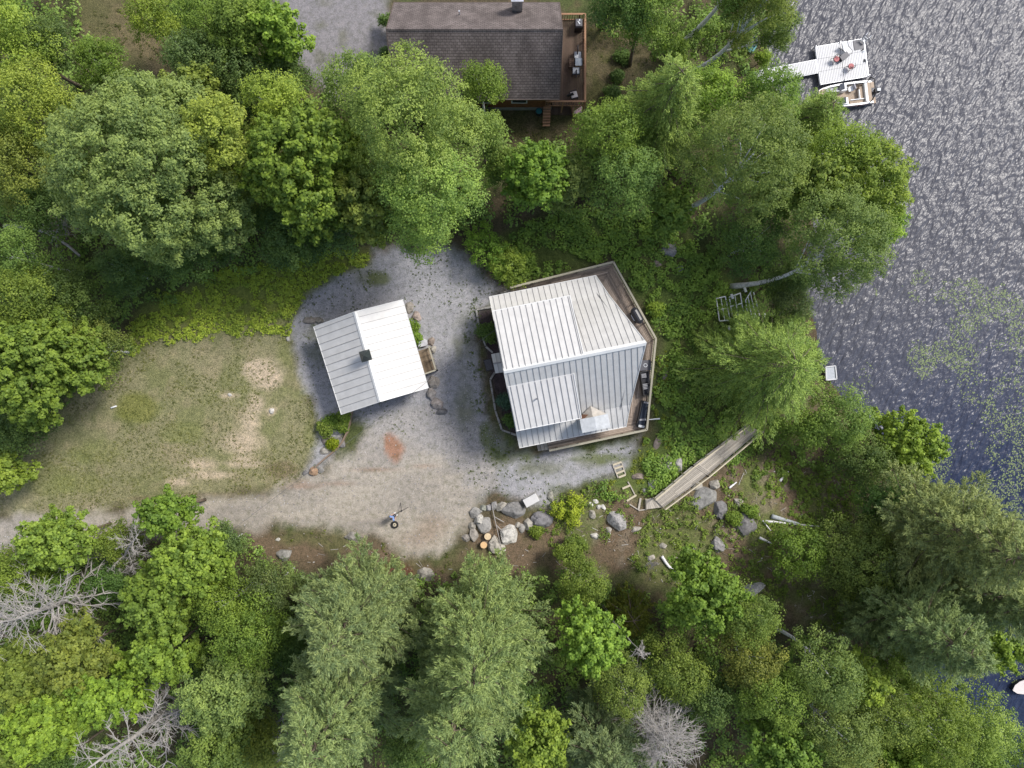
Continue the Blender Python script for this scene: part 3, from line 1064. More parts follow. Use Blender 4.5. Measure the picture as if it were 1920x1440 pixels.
MB().box((x, y, 6.44), (.95, .95, .1)).cyl((x, y, 6.49), .22, .35, 12).build('chimney_cap', M['alu'], chim, world=True)
x, y = P(861, 21, 5.6)
MB().cyl((x, y, 4.9), .06, .75, 10).build('vent_pipe', M['alu'], nh, world=True)
wn = MB()
for wx in (-6, -2.4, .6):
    f_ = MB()
    for a in (-1, 1):
        f_.box((wx + a * .62, ys + .52, 2.1), (.09, .1, 1.2))
        f_.box((wx, ys + .52, 2.1 + a * .6), (1.33, .1, .09))
    w_ = f_.build('window', M['trim'], nh, world=True)
    MB().box((wx, ys + .535, 2.1), (1.15, .04, 1.11)).build('pane', plain('window_glass', (.03, .04, .05), .1), w_, world=True)
ND = 1.5
d0, d1, d2, d3 = P(1060, 38, ND), P(1095, 38, ND), P(1095, 199, ND), P(1022, 199, ND)
dk = MB()
x = 3.2
while x < d1[0] - .05:
    dk.slab([(x, d1[1], ND), (x + .135, d1[1], ND), (x + .135, d2[1], ND), (x, d2[1], ND)], .04)
    x += .15
x = d3[0]
while x < 3.2:
    dk.slab([(x, ys - .02 + .5, ND), (x + .135, ys + .48, ND), (x + .135, d2[1], ND), (x, d2[1], ND)], .04)
    x += .15
deck = dk.build('deck', M['brown_deck'], nh, world=True)
X1, Y1, Y2, X3 = d1[0], d1[1], d2[1], d3[0]
for a, b_, up_ in (((3.75, Y1), (X1, Y1), 1), ((X1, Y1), (X1, Y2), 1), ((X1, Y2), (X3, Y2), 1)):
    r = MB()
    r.beam((*a, ND + 1.0), (*b_, ND + 1.0), .14, .05)
    r.beam((*a, ND + .1), (*b_, ND + .1), .05, .09)
    L = math.dist(a, b_)
    k = int(L / .2)
    for j in range(k + 1):
        q = lerp(a, b_, j / k)
        r.box((*q, ND + .55), (.045, .045, .86))
    for j in range(int(L / 1.8) + 1):
        q = lerp(a, b_, min(1, j * 1.8 / L))
        r.box((*q, ND / 2 + .35), (.11, .11, ND + 1.25))
    r.build('railing', M['redwood'], deck, world=True)
st = MB()
sx = X3 - .15
for k in range(7):
    st.slab([(sx, Y2 - .02 - .17 * k, ND - .2 * k), (sx + .62, Y2 - .02 - .17 * k, ND - .2 * k), (sx + .62, Y2 - .2 - .17 * k, ND - .2 * k), (sx, Y2 - .2 - .17 * k, ND - .2 * k)], .05)
st.build('stairs', M['redwood'], deck, world=True)
x, y, z = G(1056, 206)
pd = thing('patio_deck', (x, y, z), 'low dark plank patio under the railing of the shingle roofed house', 'patio')
pb = MB()
px0, py0 = G(1033, 200)[:2]
px1, py1 = G(1075, 216)[:2]
k = 0
while px0 + .15 * k < px1:
    pb.slab([(px0 + .15 * k, py0 + .6, z + .16), (px0 + .15 * k + .135, py0 + .6, z + .16), (px0 + .15 * k + .135, py1, z + .16), (px0 + .15 * k, py1, z + .16)], .16)
    k += 1
pb.build('board', M['brown_deck'], pd, world=True)
# its furniture
x, y = P(1085, 45, ND + .7)
g = thing('covered_grill', (x, y, ND), 'dark covered grill with two pale tools on top, deck corner of the shingled house', 'grill')
MB().box((0, 0, .4), (.62, .72, .8)).build('cabinet', M['black'], g, bevel=.03)
MB().box((0, .02, .86), (.62, .7, .12), taper=.85).build('lid', M['dgrey'], g, bevel=.03)
MB().box((.05, .2, .94), (.1, .14, .04)).box((0, -.02, .94), (.09, .3, .04), .6).build('tool', M['cushion'], g)


def patio_chair(px, py, rz, mat, label, zf=ND, grp='cushioned chairs on the brown deck'):
    x, y = P(px, py, zf + .45)
    c = thing('patio_chair', (x, y, zf), label, 'chair', grp, rz)
    MB().box((0, 0, .38), (.6, .6, .06)).build('seat', M['charcoal'], c, bevel=.01)
    MB().box((0, .02, .46), (.54, .54, .11)).build('seat_cushion', mat, c, bevel=.04)
    b_ = MB().beam((0, -.27, .45), (0, -.38, .9), .56, .07)
    b_.build('backrest', M['charcoal'], c, bevel=.02)
    for sx in (-1, 1):
        MB().box((sx * .31, .0, .6), (.05, .56, .05)).build('armrest', M['charcoal'], c, bevel=.01)
        for sy in (-1, 1):
            MB().box((sx * .29, sy * .26, .2), (.045, .045, .4)).build('leg', M['charcoal'], c)
    return c


patio_chair(1083, 103, math.pi, M['cushion'], 'white cushioned patio chair above the pale glass table on the brown deck')
patio_chair(1080, 133, 0, M['cushion'], 'white cushioned patio chair below the pale glass table on the brown deck')
patio_chair(1076, 178, -1.3, M['cushw'], 'ivory cushioned chair turned beside the stair railing of the brown deck')
x, y = P(1085, 116, ND + .7)
g = thing('patio_table', (x, y, ND), 'pale glass topped table between two white chairs on the brown deck', 'table')
MB().box((0, 0, .7), (.6, .62, .04)).build('table_top', M['glass'], g, bevel=.01)
for sx in (-1, 1):
    MB().box((sx * .3, 0, .73), (.04, .7, .04)).build('rim', M['charcoal'], g)
for sx in (-1, 1):
    for sy in (-1, 1):
        MB().box((sx * .26, sy * .27, .34), (.04, .04, .68)).build('leg', M['charcoal'], g)
x, y = P(1072, 118, ND + .4)
g = thing('side_bench', (x, y, ND), 'low dark slatted bench tucked beside the pale glass table', 'bench')
sb = MB()
for k in range(5):
    sb.box((0, -.3 + .15 * k, .42), (.4, .12, .04))
sb.build('seat', M['brown_deck'], g)
for sx in (-1, 1):
    MB().box((sx * .15, 0, .2), (.06, .6, .4)).build('leg', M['brown_deck'], g)
x, y, z = G(1082, 210)
g = thing('drying_rack', (x, y, z), 'small wooden rack with a pink cloth hanging beside the lower patio', 'rack', rz=.25)
MB().box((-.45, 0, .35), (.08, .9, .7)).build('frame', M['redwood'], g)
MB().slab([(-.4, -.1, .6), (.45, .25, .35), (.45, -.3, .35), (-.4, -.3, .6)], .03).build('cloth', M['pink'], g)
x, y, z = G(1010, 213)
g = thing('garden_barrel', (x, y, z), 'small dark green tub against the brown log wall', 'tub')
MB().tube([(0, 0, 0), (0, 0, .3), (0, 0, .55)], [.26, .31, .29], 14).build('tub', M['green_metal'], g)
MB().cyl((0, 0, .55), .25, .03, 14).build('lid', M['teal'], g)
# ================================================================== dock, boat and their bits
ZDK = -3.45


def dk(px, py, z=ZDK):
    return P(px, py, z)


dr = thing('dock', (*dk(1580, 120), ZW), 'white slatted dock with a narrow gangway reaching the wooded shore', 'dock')


def planks(quad, n, name):
    """quad tl,tr,br,bl; boards run from the tl-tr side to the bl-br side"""
    m_ = MB()
    for k in range(n):
        t0, t1 = k / n, (k + .80) / n
        m_.slab([(*lerp(quad[0], quad[1], t0), ZDK), (*lerp(quad[0], quad[1], t1), ZDK), (*lerp(quad[3], quad[2], t1), ZDK), (*lerp(quad[3], quad[2], t0), ZDK)], .05)
    return m_.build(name, M['dockw'], dr, world=True)


TL, TR, BR, BL = dk(1528.7, 87.7), dk(1620.5, 72), dk(1629, 142), dk(1538, 158)
for i in range(3):
    a, b_ = i / 3 + .003, (i + 1) / 3 - .003
    q = [lerp(TL, BL, a), lerp(TR, BR, a), lerp(TR, BR, b_), lerp(TL, BL, b_)]
    p1 = planks([q[0], lerp(q[0], q[1], .497), lerp(q[3], q[2], .497), q[3]], 15, 'deck_section')
    p2 = planks([lerp(q[0], q[1], .503), q[1], q[2], lerp(q[3], q[2], .503)], 15, 'deck_section')
ga, gb_, gc, gd = dk(1414, 134), dk(1530.5, 111.5), dk(1534.5, 136), dk(1418, 158)
for t0, t1 in ((0, .48), (.485, .995)):
    planks([lerp(ga, gb_, t0), lerp(ga, gb_, t1), lerp(gd, gc, t1), lerp(gd, gc, t0)], 20, 'gangway_section')
fr = MB()
for q in ([TL, TR, BR, BL], [ga, gb_, gc, gd]):
    for a, b_ in zip(q, q[1:] + q[:1]):
        fr.beam((*a, ZDK - .12), (*b_, ZDK - .12), .06, .16)
fr.build('frame', M['alu'], dr, world=True)
for q in (TL, TR, BR, BL, lerp(ga, gb_, .5), lerp(gd, gc, .5), lerp(TL, TR, .5), lerp(BL, BR, .5)):
    MB().cyl((*q, -6.0), .035, 2.75, 8).build('leg', M['alu'], dr, world=True)
# corner mat and swim ladder
q = [dk(1599, 76), dk(1618, 73), dk(1620, 91), dk(1602, 94.5)]
cm_ = MB().slab([(*p, ZDK + .04) for p in q], .035)
tag(cm_.build('rubber_mat', M['dgrey']), 'dark grey square mat on the outer corner of the white dock', 'mat')
x, y = dk(1619, 76)
ldr = thing('swim_ladder', (x, y, ZDK), 'folded silver swim ladder tipped over the dock corner by the dark mat', 'ladder', rz=ang(12, -14))
for s in (-1, 1):
    MB().tube([(-.35, s * .2, .05), (0, s * .2, .75), (.35, s * .2, .65)], .028, 8).build('rail', M['alu'], ldr)
for k in range(3):
    MB().tube([(-.25 + .1 * k, -.2, .2 + .18 * k), (-.25 + .1 * k, .2, .2 + .18 * k)], .03, 6).build('rung', M['alu'], ldr)


def dock_chair(px, py, rz, label):
    x, y = dk(px, py, ZDK + .45)
    c = thing('dock_chair', (x, y, ZDK), label, 'chair', 'red cushioned chairs on the dock', rz)
    MB().cyl((0, 0, .41), .25, .07, 16).build('seat', M['red'], c, bevel=.02)
    MB().tube([(.24 * math.cos(t), .24 * math.sin(t), .40) for t in [i * math.pi / 8 for i in range(17)]], .025, 6).build('seat_frame', M['black'], c)
    bk = MB()
    bk.tube([(.27 * math.cos(t), .27 * math.sin(t) - .03, .74) for t in [math.pi * (1 + i / 10) for i in range(11)]], .03, 6)
    for t in (1.15, 1.38, 1.62, 1.85):
        bk.tube([(.25 * math.cos(math.pi * t), .25 * math.sin(math.pi * t), .42), (.27 * math.cos(math.pi * t), .27 * math.sin(math.pi * t) - .03, .74)], .018, 5)
    bk.build('backrest', M['black'], c)
    for sx in (-1, 1):
        for sy in (-1, 1):
            MB().tube([(sx * .17, sy * .17, .40), (sx * .27, sy * .27, .005)], .02, 6).build('leg', M['black'], c)
    return c


dock_chair(1568.5, 110.5, ang(14, -3) + math.pi / 2 + 1.6, 'red seated chair beside the dark box table on the white dock')
dock_chair(1596, 124, ang(10, 8) + 1.2, 'red seated chair standing alone in the middle of the white dock')
x, y = dk(1583.5, 105, ZDK + .4)
bt = thing('box_table', (x, y, ZDK), 'dark grey box table between the chairs on the white dock', 'table', rz=ang(13, -9))
MB().box((0, 0, .2), (.78, .44, .38)).build('box', M['black'], bt, bevel=.01)
MB().box((0, 0, .41), (.82, .48, .04)).build('lid', M['dgrey'], bt, bevel=.01)
x, y = dk(1587, 91, ZDK + .35)
sl = thing('sling_chair', (x, y, ZDK), 'white sling lounge chair on the dock near the grey mat', 'lounge chair', rz=ang(10, 14))
MB().slab([(-.5, -.27, .62), (-.05, -.27, .33), (-.05, .27, .33), (-.5, .27, .62)], .025).slab([(-.05, -.27, .33), (.45, -.27, .38), (.45, .27, .38), (-.05, .27, .33)], .025).build('sling', M['gel'], sl)
for s in (-1, 1):
    MB().tube([(-.6, s * .3, .68), (-.05, s * .3, .34), (.5, s * .3, .40), (.62, s * .3, .01)], .02, 6).build('frame', M['black'], sl)
    MB().tube([(-.45, s * .3, .01), (.1, s * .3, .36)], .018, 6).build('leg', M['black'], sl)
for i, (px, py, lb) in enumerate(((1621, 95, 'pair of dark shoes at the dock edge just below the grey mat'), (1625, 114, 'pair of dark shoes at the dock edge halfway along its outer side'))):
    x, y = dk(px, py)
    s = thing('shoe_pair', (x - .15, y, ZDK), lb, 'shoes', 'shoes left on the dock', .5 + i)
    for sy in (-1, 1):
        MB().ball((0, sy * .08, .05), (.16, .055, .06), 10, 6).build('shoe', M['charcoal'] if sy > 0 else M['cushion'], s)

# deck boat
bx, by = P(1590, 176, -3.3)
boat = thing('motor_boat', (bx, by, ZW), 'white open motor boat with tan floor and black outboard moored along the white dock', 'boat', rz=math.radians(6.5))
# local axes: +x stern, -x bow, hull 5 m by 2.1 m
XS = [-2.55, -2.2, -1.5, -.5, .6, 1.6, 2.25]
HW = [.62, .78, .95, 1.04, 1.06, 1.05, 1.0]


def hull_ring(x, w, top):
    return [(x, -w, top), (x, -w * .95, .1), (x, -w * .55, -.22), (x, w * .55, -.22), (x, w * .95, .1), (x, w, top)]


hb = MB()
rings = [hull_ring(x, w, .62 - .02 * i if i > 1 else .64) for i, (x, w) in enumerate(zip(XS, HW))]
for r in rings:
    hb.v += r
nr = 6
for i in range(len(rings) - 1):
    for k in range(nr - 1):
        hb.f.append((i * nr + k, i * nr + k + 1, (i + 1) * nr + k + 1, (i + 1) * nr + k))
hb.f.append(tuple(range(nr)))
hb.f.append(tuple((len(rings) - 1) * nr + k for k in range(nr)))
hull = hb.build('hull', M['gel'], boat, smooth=False)
for s in (-1, 1):
    gn = MB()
    for i in range(len(XS) - 1):
        a0, a1 = (XS[i], s * HW[i], .64), (XS[i + 1], s * HW[i + 1], .62)
        b0, b1 = (XS[i], s * (HW[i] - .16), .64), (XS[i + 1], s * (HW[i + 1] - .16), .62)
        gn.slab([a0, a1, b1, b0], .06)
    gn.build('gunwale', M['gel'], boat)
MB().slab([(XS[i], -HW[i] + .1, .2) for i in range(7)] + [(XS[i], HW[i] - .1, .2) for i in reversed(range(7))], .05).build('floor', M['tan'], boat)
MB().slab([(-2.55, -.6, .66), (-1.98, -.76, .66), (-1.98, .76, .66), (-2.55, .6, .66)], .08).build('bow_platform', M['tan'], boat)
for s in (-1, 1):
    MB().box((-1.25, s * .62, .36), (1.15, .38, .28)).build('bow_seat', M['grey_v'], boat, bevel=.03)
    MB().box((-1.2, s * .40, .5), (1.1, .07, .24)).build('bow_backrest', M['gel'], boat, bevel=.02)
    cns = MB().box((-.32, s * .62, .48), (.55, .62, .56)).build('console', M['gel'], boat, bevel=.04)
    MB().slab([(-.66, s * .35, .76), (-.66, s * .92, .76), (-.4, s * .92, 1.05), (-.4, s * .35, 1.05)], .02).build('windscreen', plain('smoked_acrylic', (.28, .28, .34), .1), cns)
sw = MB()
sw.tube([(0.02 + .0, .62 + .17 * math.cos(t), .82 + .17 * math.sin(t)) for t in [i * math.pi / 6 for i in range(13)]], .022, 6)
sw.build('steering_wheel', M['black'], boat)
st_ = MB().box((.42, .52, .42), (.46, .46, .12), .2).build('helm_seat', M['gel'], boat, bevel=.03)
MB().box((.42, .52, .28), (.2, .2, .2)).build('pedestal', M['dgrey'], st_)
MB().box((.68, .58, .62), (.1, .46, .36), .2).build('seat_back', M['grey_v'], st_, bevel=.03)
MB().box((.95, -.72, .34), (1.5, .36, .26)).build('side_seat', M['tan'], boat, bevel=.03)
MB().box((.9, -.52, .44), (1.3, .08, .26)).build('seat_trim', M['gel'], boat, bevel=.02)
MB().box((1.35, -.02, .36), (.38, 1.3, .26)).build('rear_bench', M['tan'], boat, bevel=.03)
MB().box((1.12, -.1, .44), (.08, .9, .26)).build('bench_trim', M['gel'], boat, bevel=.02)
MB().box((1.68, 0, .5), (.26, 1.7, .42)).build('bench_back', M['gel'], boat, bevel=.04)
MB().box((2.0, 0, .56), (.34, 1.75, .1)).build('stern_deck', M['tan'], boat, bevel=.02)
for s in (-1, 1):
    MB().box((2.42, s * .7, .3), (.42, .55, .06)).build('swim_platform', M['tan'], boat, bevel=.02)
tw_ = MB()
tw_.tube([(1.95, -.95, .6), (1.75, -.95, 1.5), (1.8, -.6, 1.95), (1.8, .6, 1.95), (1.75, .95, 1.5), (1.95, .95, .6)], .05, 8)
tw_.build('tow_bar', M['black'], boat)
MB().slab([(-.4, -1.068, .56), (1.5, -1.068, .56), (2.1, -1.03, .42), (1.0, -1.07, .34)], .02).build('hull_stripe', M['red'], boat)
ob = MB().box((2.62, 0, .72), (.52, .42, .42), taper=.8).build('outboard_motor', M['black'], boat, bevel=.08)
MB().box((2.58, 0, .15), (.24, .2, .9)).box((2.64, 0, -.35), (.42, .12, .2)).build('leg', M['black'], ob)
MB().box((2.68, 0, .94), (.3, .24, .02)).build('cowl_panel', M['glass'], ob)

# second small dock by the shore, and a hull at the edge of the bay
q = [dk(1548, 688), dk(1566, 686), dk(1568.5, 710.5), dk(1549, 713)]
sd_ = thing('small_dock', (*lerp(q[0], q[2], .5), ZW), 'short pale dock end poking out from under the yellow-green tree', 'dock')
pm = MB()
for k in range(9):
    t0, t1 = k / 9, (k + .93) / 9
    pm.slab([(*lerp(q[0], q[3], t0), ZDK), (*lerp(q[1], q[2], t0), ZDK), (*lerp(q[1], q[2], t1), ZDK), (*lerp(q[0], q[3], t1), ZDK)], .05)
pm.build('board', plain('pale_plank', (.46, .49, .53), .5, 3, .05), sd_, world=True)
fm = MB()
for a, b_ in zip(q, q[1:] + q[:1]):
    fm.beam((*a, ZDK + .0), (*b_, ZDK + .0), .09, .16)
fm.build('frame', M['dockw'], sd_, world=True)
for a in q:
    MB().cyl((*a, -5.5), .035, 2.1, 8).build('leg', M['alu'], sd_, world=True)
x, y = P(1922, 1287, -3.6)
pb = thing('rowing_boat', (x, y, ZW), 'pale boat lying in the dark bay where the picture ends', 'boat', rz=math.radians(15))
hb = MB()
xs = [-1.2, -.9, -.4, .4, 1.3, 1.9]
hw_ = [.05, .4, .62, .7, .66, .6]
rg = [[(x_, -w_, .5), (x_, -w_ * .7, 0), (x_, w_ * .7, 0), (x_, w_, .5)] for x_, w_ in zip(xs, hw_)]
for r in rg:
    hb.v += r
for i in range(5):
    for k in range(3):
        hb.f.append((i * 4 + k, i * 4 + k + 1, (i + 1) * 4 + k + 1, (i + 1) * 4 + k))
hb.f.append((20, 21, 22, 23))
hb.build('hull', M['black'], pb)
MB().slab([(x_, -w_ * .93, .53) for x_, w_ in zip(xs, hw_)] + [(x_, w_ * .93, .47) for x_, w_ in zip(xs[::-1], hw_[::-1])], .03).build('deck_cover', M['cushw'], pb)

# teal lawn chair on the shore
x, y, z = G(1407, 90)
tc = thing('lawn_chair', (x, y, z), 'teal slatted lawn chair facing the lake at the end of the trodden path', 'chair', rz=ang(-9, 12) - math.pi / 2)
ts = MB()
for k in range(6):
    ts.box((0, -.02 + .1 * k, .40 - .012 * k), (.56, .085, .025))
ts.build('seat', M['teal'], tc)
tb_ = MB()
for k in range(6):
    tb_.beam((-.25 + .1 * k, -.06, .40), (-.25 + .1 * k, -.45, .98), .085, .025)
tb_.build('backrest', M['teald'], tc)
for s in (-1, 1):
    MB().box((s * .34, .14, .60), (.12, .66, .03)).build('armrest', M['teal'], tc)
    MB().box((s * .31, .40, .3), (.05, .08, .6)).build('leg', M['teal'], tc)
    MB().box((s * .31, -.12, .3), (.05, .08, .6)).build('leg', M['teal'], tc)

# ================================================================== boardwalk and steps
bw = thing('boardwalk', G(1320, 870), 'long grey plank boardwalk with side rails running down to the lake trees', 'boardwalk')
pts_l = [(1226, 934), (1298, 873), (1400, 797)]
pts_r = [(1244, 952), (1325, 892), (1424, 808)]
hts = [.45, .5, .75]
L3 = [G(*p, dz) for p, dz in zip(pts_l, hts)]
R3 = [G(*p, dz) for p, dz in zip(pts_r, hts)]
for i in range(2):
    zm0, zm1 = (L3[i][2] + R3[i][2]) / 2, (L3[i + 1][2] + R3[i + 1][2]) / 2
    a, b_ = (L3[i][0], L3[i][1], zm0), (L3[i + 1][0], L3[i + 1][1], zm1)
    c_, d_ = (R3[i + 1][0], R3[i + 1][1], zm1), (R3[i][0], R3[i][1], zm0)
    m_ = MB()
    for k in range(10):
        t0, t1 = k / 10, (k + .9) / 10
        for (u0, u1) in ((0, .36), (.362, .7), (.702, 1)):
            m_.slab([lerp(lerp(a, d_, t0), lerp(b_, c_, t0), u0), lerp(lerp(a, d_, t0), lerp(b_, c_, t0), u1), lerp(lerp(a, d_, t1), lerp(b_, c_, t1), u1), lerp(lerp(a, d_, t1), lerp(b_, c_, t1), u0)], .05)
    m_.build('plank', M['greywood'], bw, world=True)
    for e0, e1, nm in ((a, b_, 1), (d_, c_, 1)):
        r = MB()
        r.beam((e0[0], e0[1], e0[2] + .85), (e1[0], e1[1], e1[2] + .85), .1, .045)
        r.beam((e0[0], e0[1], e0[2] + .45), (e1[0], e1[1], e1[2] + .45), .04, .1)
        n_ = 4
        for j in range(n_ + 1):
            q = lerp(e0, e1, j / n_)
            r.box((q[0], q[1], q[2] + .1), (.09, .09, 1.5))
        r.build('rail', M['palewood'], bw, world=True)
mm = MB()
for t in (.02, .045, .07):
    q0, q1 = lerp(L3[1], L3[2], t), lerp(R3[1], R3[2], t)
    mm.beam((q0[0], q0[1], q0[2] + .03), (q1[0], q1[1], q1[2] + .03), .1, .04)
mm.build('cross_batten', M['greywood'], bw, world=True)
la = [(1226, 932), (1211, 940), (1196, 955), (1198, 957), (1215, 956), (1242, 951)]
ln = MB()
p_ = [G(*q, .3) for q in ((1227, 933), (1212, 936), (1212, 955), (1243, 951))]
for k in range(7):
    t0, t1 = k / 7, (k + .92) / 7
    ln.slab([lerp(p_[1], p_[0], t0), lerp(p_[1], p_[0], t1), lerp(p_[2], p_[3], t1), lerp(p_[2], p_[3], t0)], .05)
ln.build('landing_board', M['greywood'], bw, world=True)

ts = thing('timber_steps', G(1175, 915), 'flight of pale timber step frames in the grass between house and boardwalk', 'steps')
for (a, b_) in (((1149, 872), (1165, 866)), ((1152, 879), (1167, 874)), ((1155, 888), (1170, 882)), ((1160, 895), (1173, 890)), ((1167, 916), (1181, 910)), ((1175, 939), (1193, 928)), ((1197, 956), (1201, 934)), ((1212, 955), (1211, 935))):
    s = MB()
    s.beam(G(*a, .07), G(*b_, .07), .16, .15)
    s.build('tread', M['palewood'] if a[1] != 956 else M['greywood'], ts, world=True)
for (a, b_) in (((1165, 866), (1173, 890)), ((1177, 903), (1182, 911)), ((1182, 911), (1190, 927)), ((1180, 945), (1197, 956)), ((1197, 957), (1212, 955)), ((1149, 872), (1159, 896))):
    MB().beam(G(*a, .05), G(*b_, .05), .09, .12).build('stringer', M['greywood'], ts, world=True)

# ================================================================== stored dock frames in the undergrowth
SD = 'white tube frames stored in the undergrowth'


def tube_frame(c, nu, nv, z, label):
    """c: four corner pixels tl,tr,br,bl"""
    q = [G(px, py, z) for px, py in c]
    f = thing('tube_rack', lerp(q[0], q[2], .5), label, 'rack', SD)
    for i in range(nv + 1):
        t = i / nv
        MB().tube([lerp(q[0], q[3], t), lerp(q[1], q[2], t)], .055, 6).build('crossbar', M['pvc'], f, world=True)
    for i in range(nu + 1):
        t = i / nu
        MB().tube([lerp(q[0], q[1], t), lerp(q[3], q[2], t)], .05 if i in (0, nu) else .035, 6).build('side_rail', M['pvc'], f, world=True)
    return f


tube_frame([(1367.5, 557), (1388, 549.5), (1394, 588), (1373, 592)], 2, 2, .75, 'white tube frame with six open cells standing clear of the ferns')
tube_frame([(1343, 559.5), (1360, 556), (1369, 600), (1349, 602)], 2, 2, .55, 'white tube frame half sunk in leaves, house side of the clear frame')
tube_frame([(1398, 563), (1411, 541), (1425, 595), (1402, 596)], 3, 1, .45, 'white tube frame mostly hidden under the dark leaves near the water')
tube_frame([(1350, 630), (1364, 623), (1372, 636), (1358, 643)], 1, 1, .5, 'small square white tube frame among the ferns')
for px, py, lb in ((1372.5, 556, 'white plastic post sleeve on the corner of the clear tube frame'), (1397, 543.5, 'white plastic post sleeve in dark shade above the tube frames'),
                   (1433.5, 592.5, 'white plastic post sleeve nearest the water beside the yellow-green tree'), (1366.5, 615.5, 'white plastic post sleeve in ferns between the long frames and the small square one'),
                   (1387, 610, 'white plastic post sleeve at the edge of the yellow-green tree')):
    q = G(px, py, .9)
    p2 = G(px, py, 0)
    s = thing('post_sleeve', (q[0], q[1], p2[2]), lb, 'post', 'white post sleeves in the undergrowth', .3)
    MB().beam((-.02, .22, .95), (.03, -.2, .85), .2, .2).build('sleeve', M['pvc'], s, bevel=.03)
    MB().cyl((0, 0, 0), .04, .85, 8).build('pole', M['alu'], s)

# ================================================================== yard objects
x, y, z = G(995.5, 937, .4)
gb = thing('utility_cabinet', (x, y, z - .4), 'cream metal utility cabinet on gravel beside the boulders', 'cabinet', rz=ang(22, -12))
MB().box((0, 0, .4), (1.18, .66, .72)).build('body', M['box_white'], gb, bevel=.04)
MB().box((0, 0, .79), (1.24, .72, .07)).build('lid', M['box_white'], gb, bevel=.03)
MB().box((.22, -.35, .45), (.3, .02, .16)).build('vent', M['dgrey'], gb)
MB().box((0, 0, .03), (1.3, .8, .1)).build('pad', M['stone'], gb)
for i, (px, py, lb) in enumerate(((914.5, 1006, 'pale sawn log round standing next to the big boulder in the stone ring'), (907, 1022, 'orange sawn log round standing lower, beside the trees'))):
    x, y, z = G(px, py, .45)
    lr = thing('log_round', (x, y, z - .45), lb, 'log', 'sawn log rounds in the stone ring')
    MB().tube([(0, 0, 0), (0, 0, .2), (0, 0, .44)], [.33, .31, .30], 18).build('bark', M['bark'], lr)
    MB().cyl((0, 0, .44), .285, .012, 20).build('cut_face', M['cut'] if i else plain('pale_cut_wood', (.66, .52, .33), .8, 9, .15), lr)
stk = MB()
for ch in ([(922, 946, .25), (928, 975, .3), (935, 1005, .35), (941, 1032, .5)], [(927, 969, .3), (945, 979, .25)], [(931, 985, .3), (941, 995, .25)]):
    stk.tube([G(*c_) for c_ in ch], [.04, .035, .03, .02][:len(ch)], 6)
tag(stk.build('fallen_branch', M['deadwood']), 'long bare branch with side twigs lying across the stone ring', 'branch')
x, y, z = G(214, 763)
tag(MB().tube([(x - .27, y - .09, z + .06), (x - .2, y - .065, z + .07), (x + .2, y + .065, z + .07), (x + .27, y + .09, z + .06)], [.03, .075, .075, .03], 8).build('white_buoy', M['gel'], smooth=True), 'small white cigar shaped float lying on the lawn', 'float')

# overhead cable from the house across the garage corner
p0, p1 = Vector((*P(935, 613, 4.6), 4.6)), Vector((*P(430, 998, 5.0), 5.0))
cb = MB()
cb.tube([p0.lerp(p1, t) - Vector((0, 0, 2.0 * t * (1 - t) * .5)) for t in [i / 24 for i in range(25)]], .013, 5)
tag(cb.build('overhead_cable', M['wire']), 'thin overhead cable crossing from the house above the garage corner to the road', 'cable')

# person beside a tripod and a small tyre
px_, py_, pz_ = G(740, 966)
per = thing('person', (px_, py_, pz_), 'person in a blue shirt and dark trousers standing on the dirt driveway', 'person', rz=ang(10, -10))


def skinned(name, joints, edges, mat, parent):
    me = bpy.data.meshes.new(name)
    me.from_pydata([j[:3] for j in joints], edges, [])
    o = bpy.data.objects.new(name, me)
    COL.objects.link(o)
    o.parent = parent
    ORG[o.name] = Vector((0, 0, 0))
    md = o.modifiers.new('skin', 'SKIN')
    md.use_smooth_shade = True
    for i, j in enumerate(joints):
        v = me.skin_vertices[0].data[i]
        v.radius = (j[3], j[4] if len(j) > 4 else j[3])
        v.use_root = i == 0
    sb = o.modifiers.new('sub', 'SUBSURF')
    sb.levels = sb.render_levels = 1
    me.materials.append(mat)
    return o


# +x is the way the person faces
J = [(0, 0, .95, .15, .12), (0, 0, 1.15, .14, .11), (-.01, 0, 1.36, .16, .11), (0, 0, 1.47, .07), (.03, 0, 1.56, .06), (.04, 0, 1.66, .095, .08), (.03, 0, 1.74, .07),
     (-.01, .19, 1.40, .065), (.0, .25, 1.14, .05), (.22, .17, 1.08, .04), (.29, .13, 1.09, .035),
     (-.01, -.19, 1.40, .065), (.0, -.25, 1.14, .05), (.22, -.17, 1.08, .04), (.29, -.13, 1.09, .035),
     (0, .1, .88, .1), (.03, .12, .5, .07), (0, .12, .1, .05), (.14, .13, .05, .045),
     (0, -.1, .88, .1), (.03, -.12, .5, .07), (0, -.12, .1, .05), (.14, -.13, .05, .045)]
E = [(0, 1), (1, 2), (2, 3), (3, 4), (4, 5), (5, 6), (2, 7), (7, 8), (8, 9), (9, 10), (2, 11), (11, 12), (12, 13), (13, 14), (0, 15), (15, 16), (16, 17), (17, 18), (0, 19), (19, 20), (20, 21), (21, 22)]
skinned('body', J, E, M['skin'], per)
skinned('shirt', [(0, 0, .93, .175, .145), (0, 0, 1.15, .165, .135), (-.01, 0, 1.36, .185, .13), (0, 0, 1.46, .095), (-.01, .2, 1.405, .085), (.0, .262, 1.2, .07), (-.01, -.2, 1.405, .085), (.0, -.262, 1.2, .07)],
        [(0, 1), (1, 2), (2, 3), (2, 4), (4, 5), (2, 6), (6, 7)], M['blue'], per)
skinned('trousers', [(0, 0, .97, .165, .135), (0, .1, .88, .12), (.03, .12, .5, .09), (0, .12, .12, .075), (0, -.1, .88, .12), (.03, -.12, .5, .09), (0, -.12, .12, .075)],
        [(0, 1), (1, 2), (2, 3), (0, 4), (4, 5), (5, 6)], M['denim'], per)
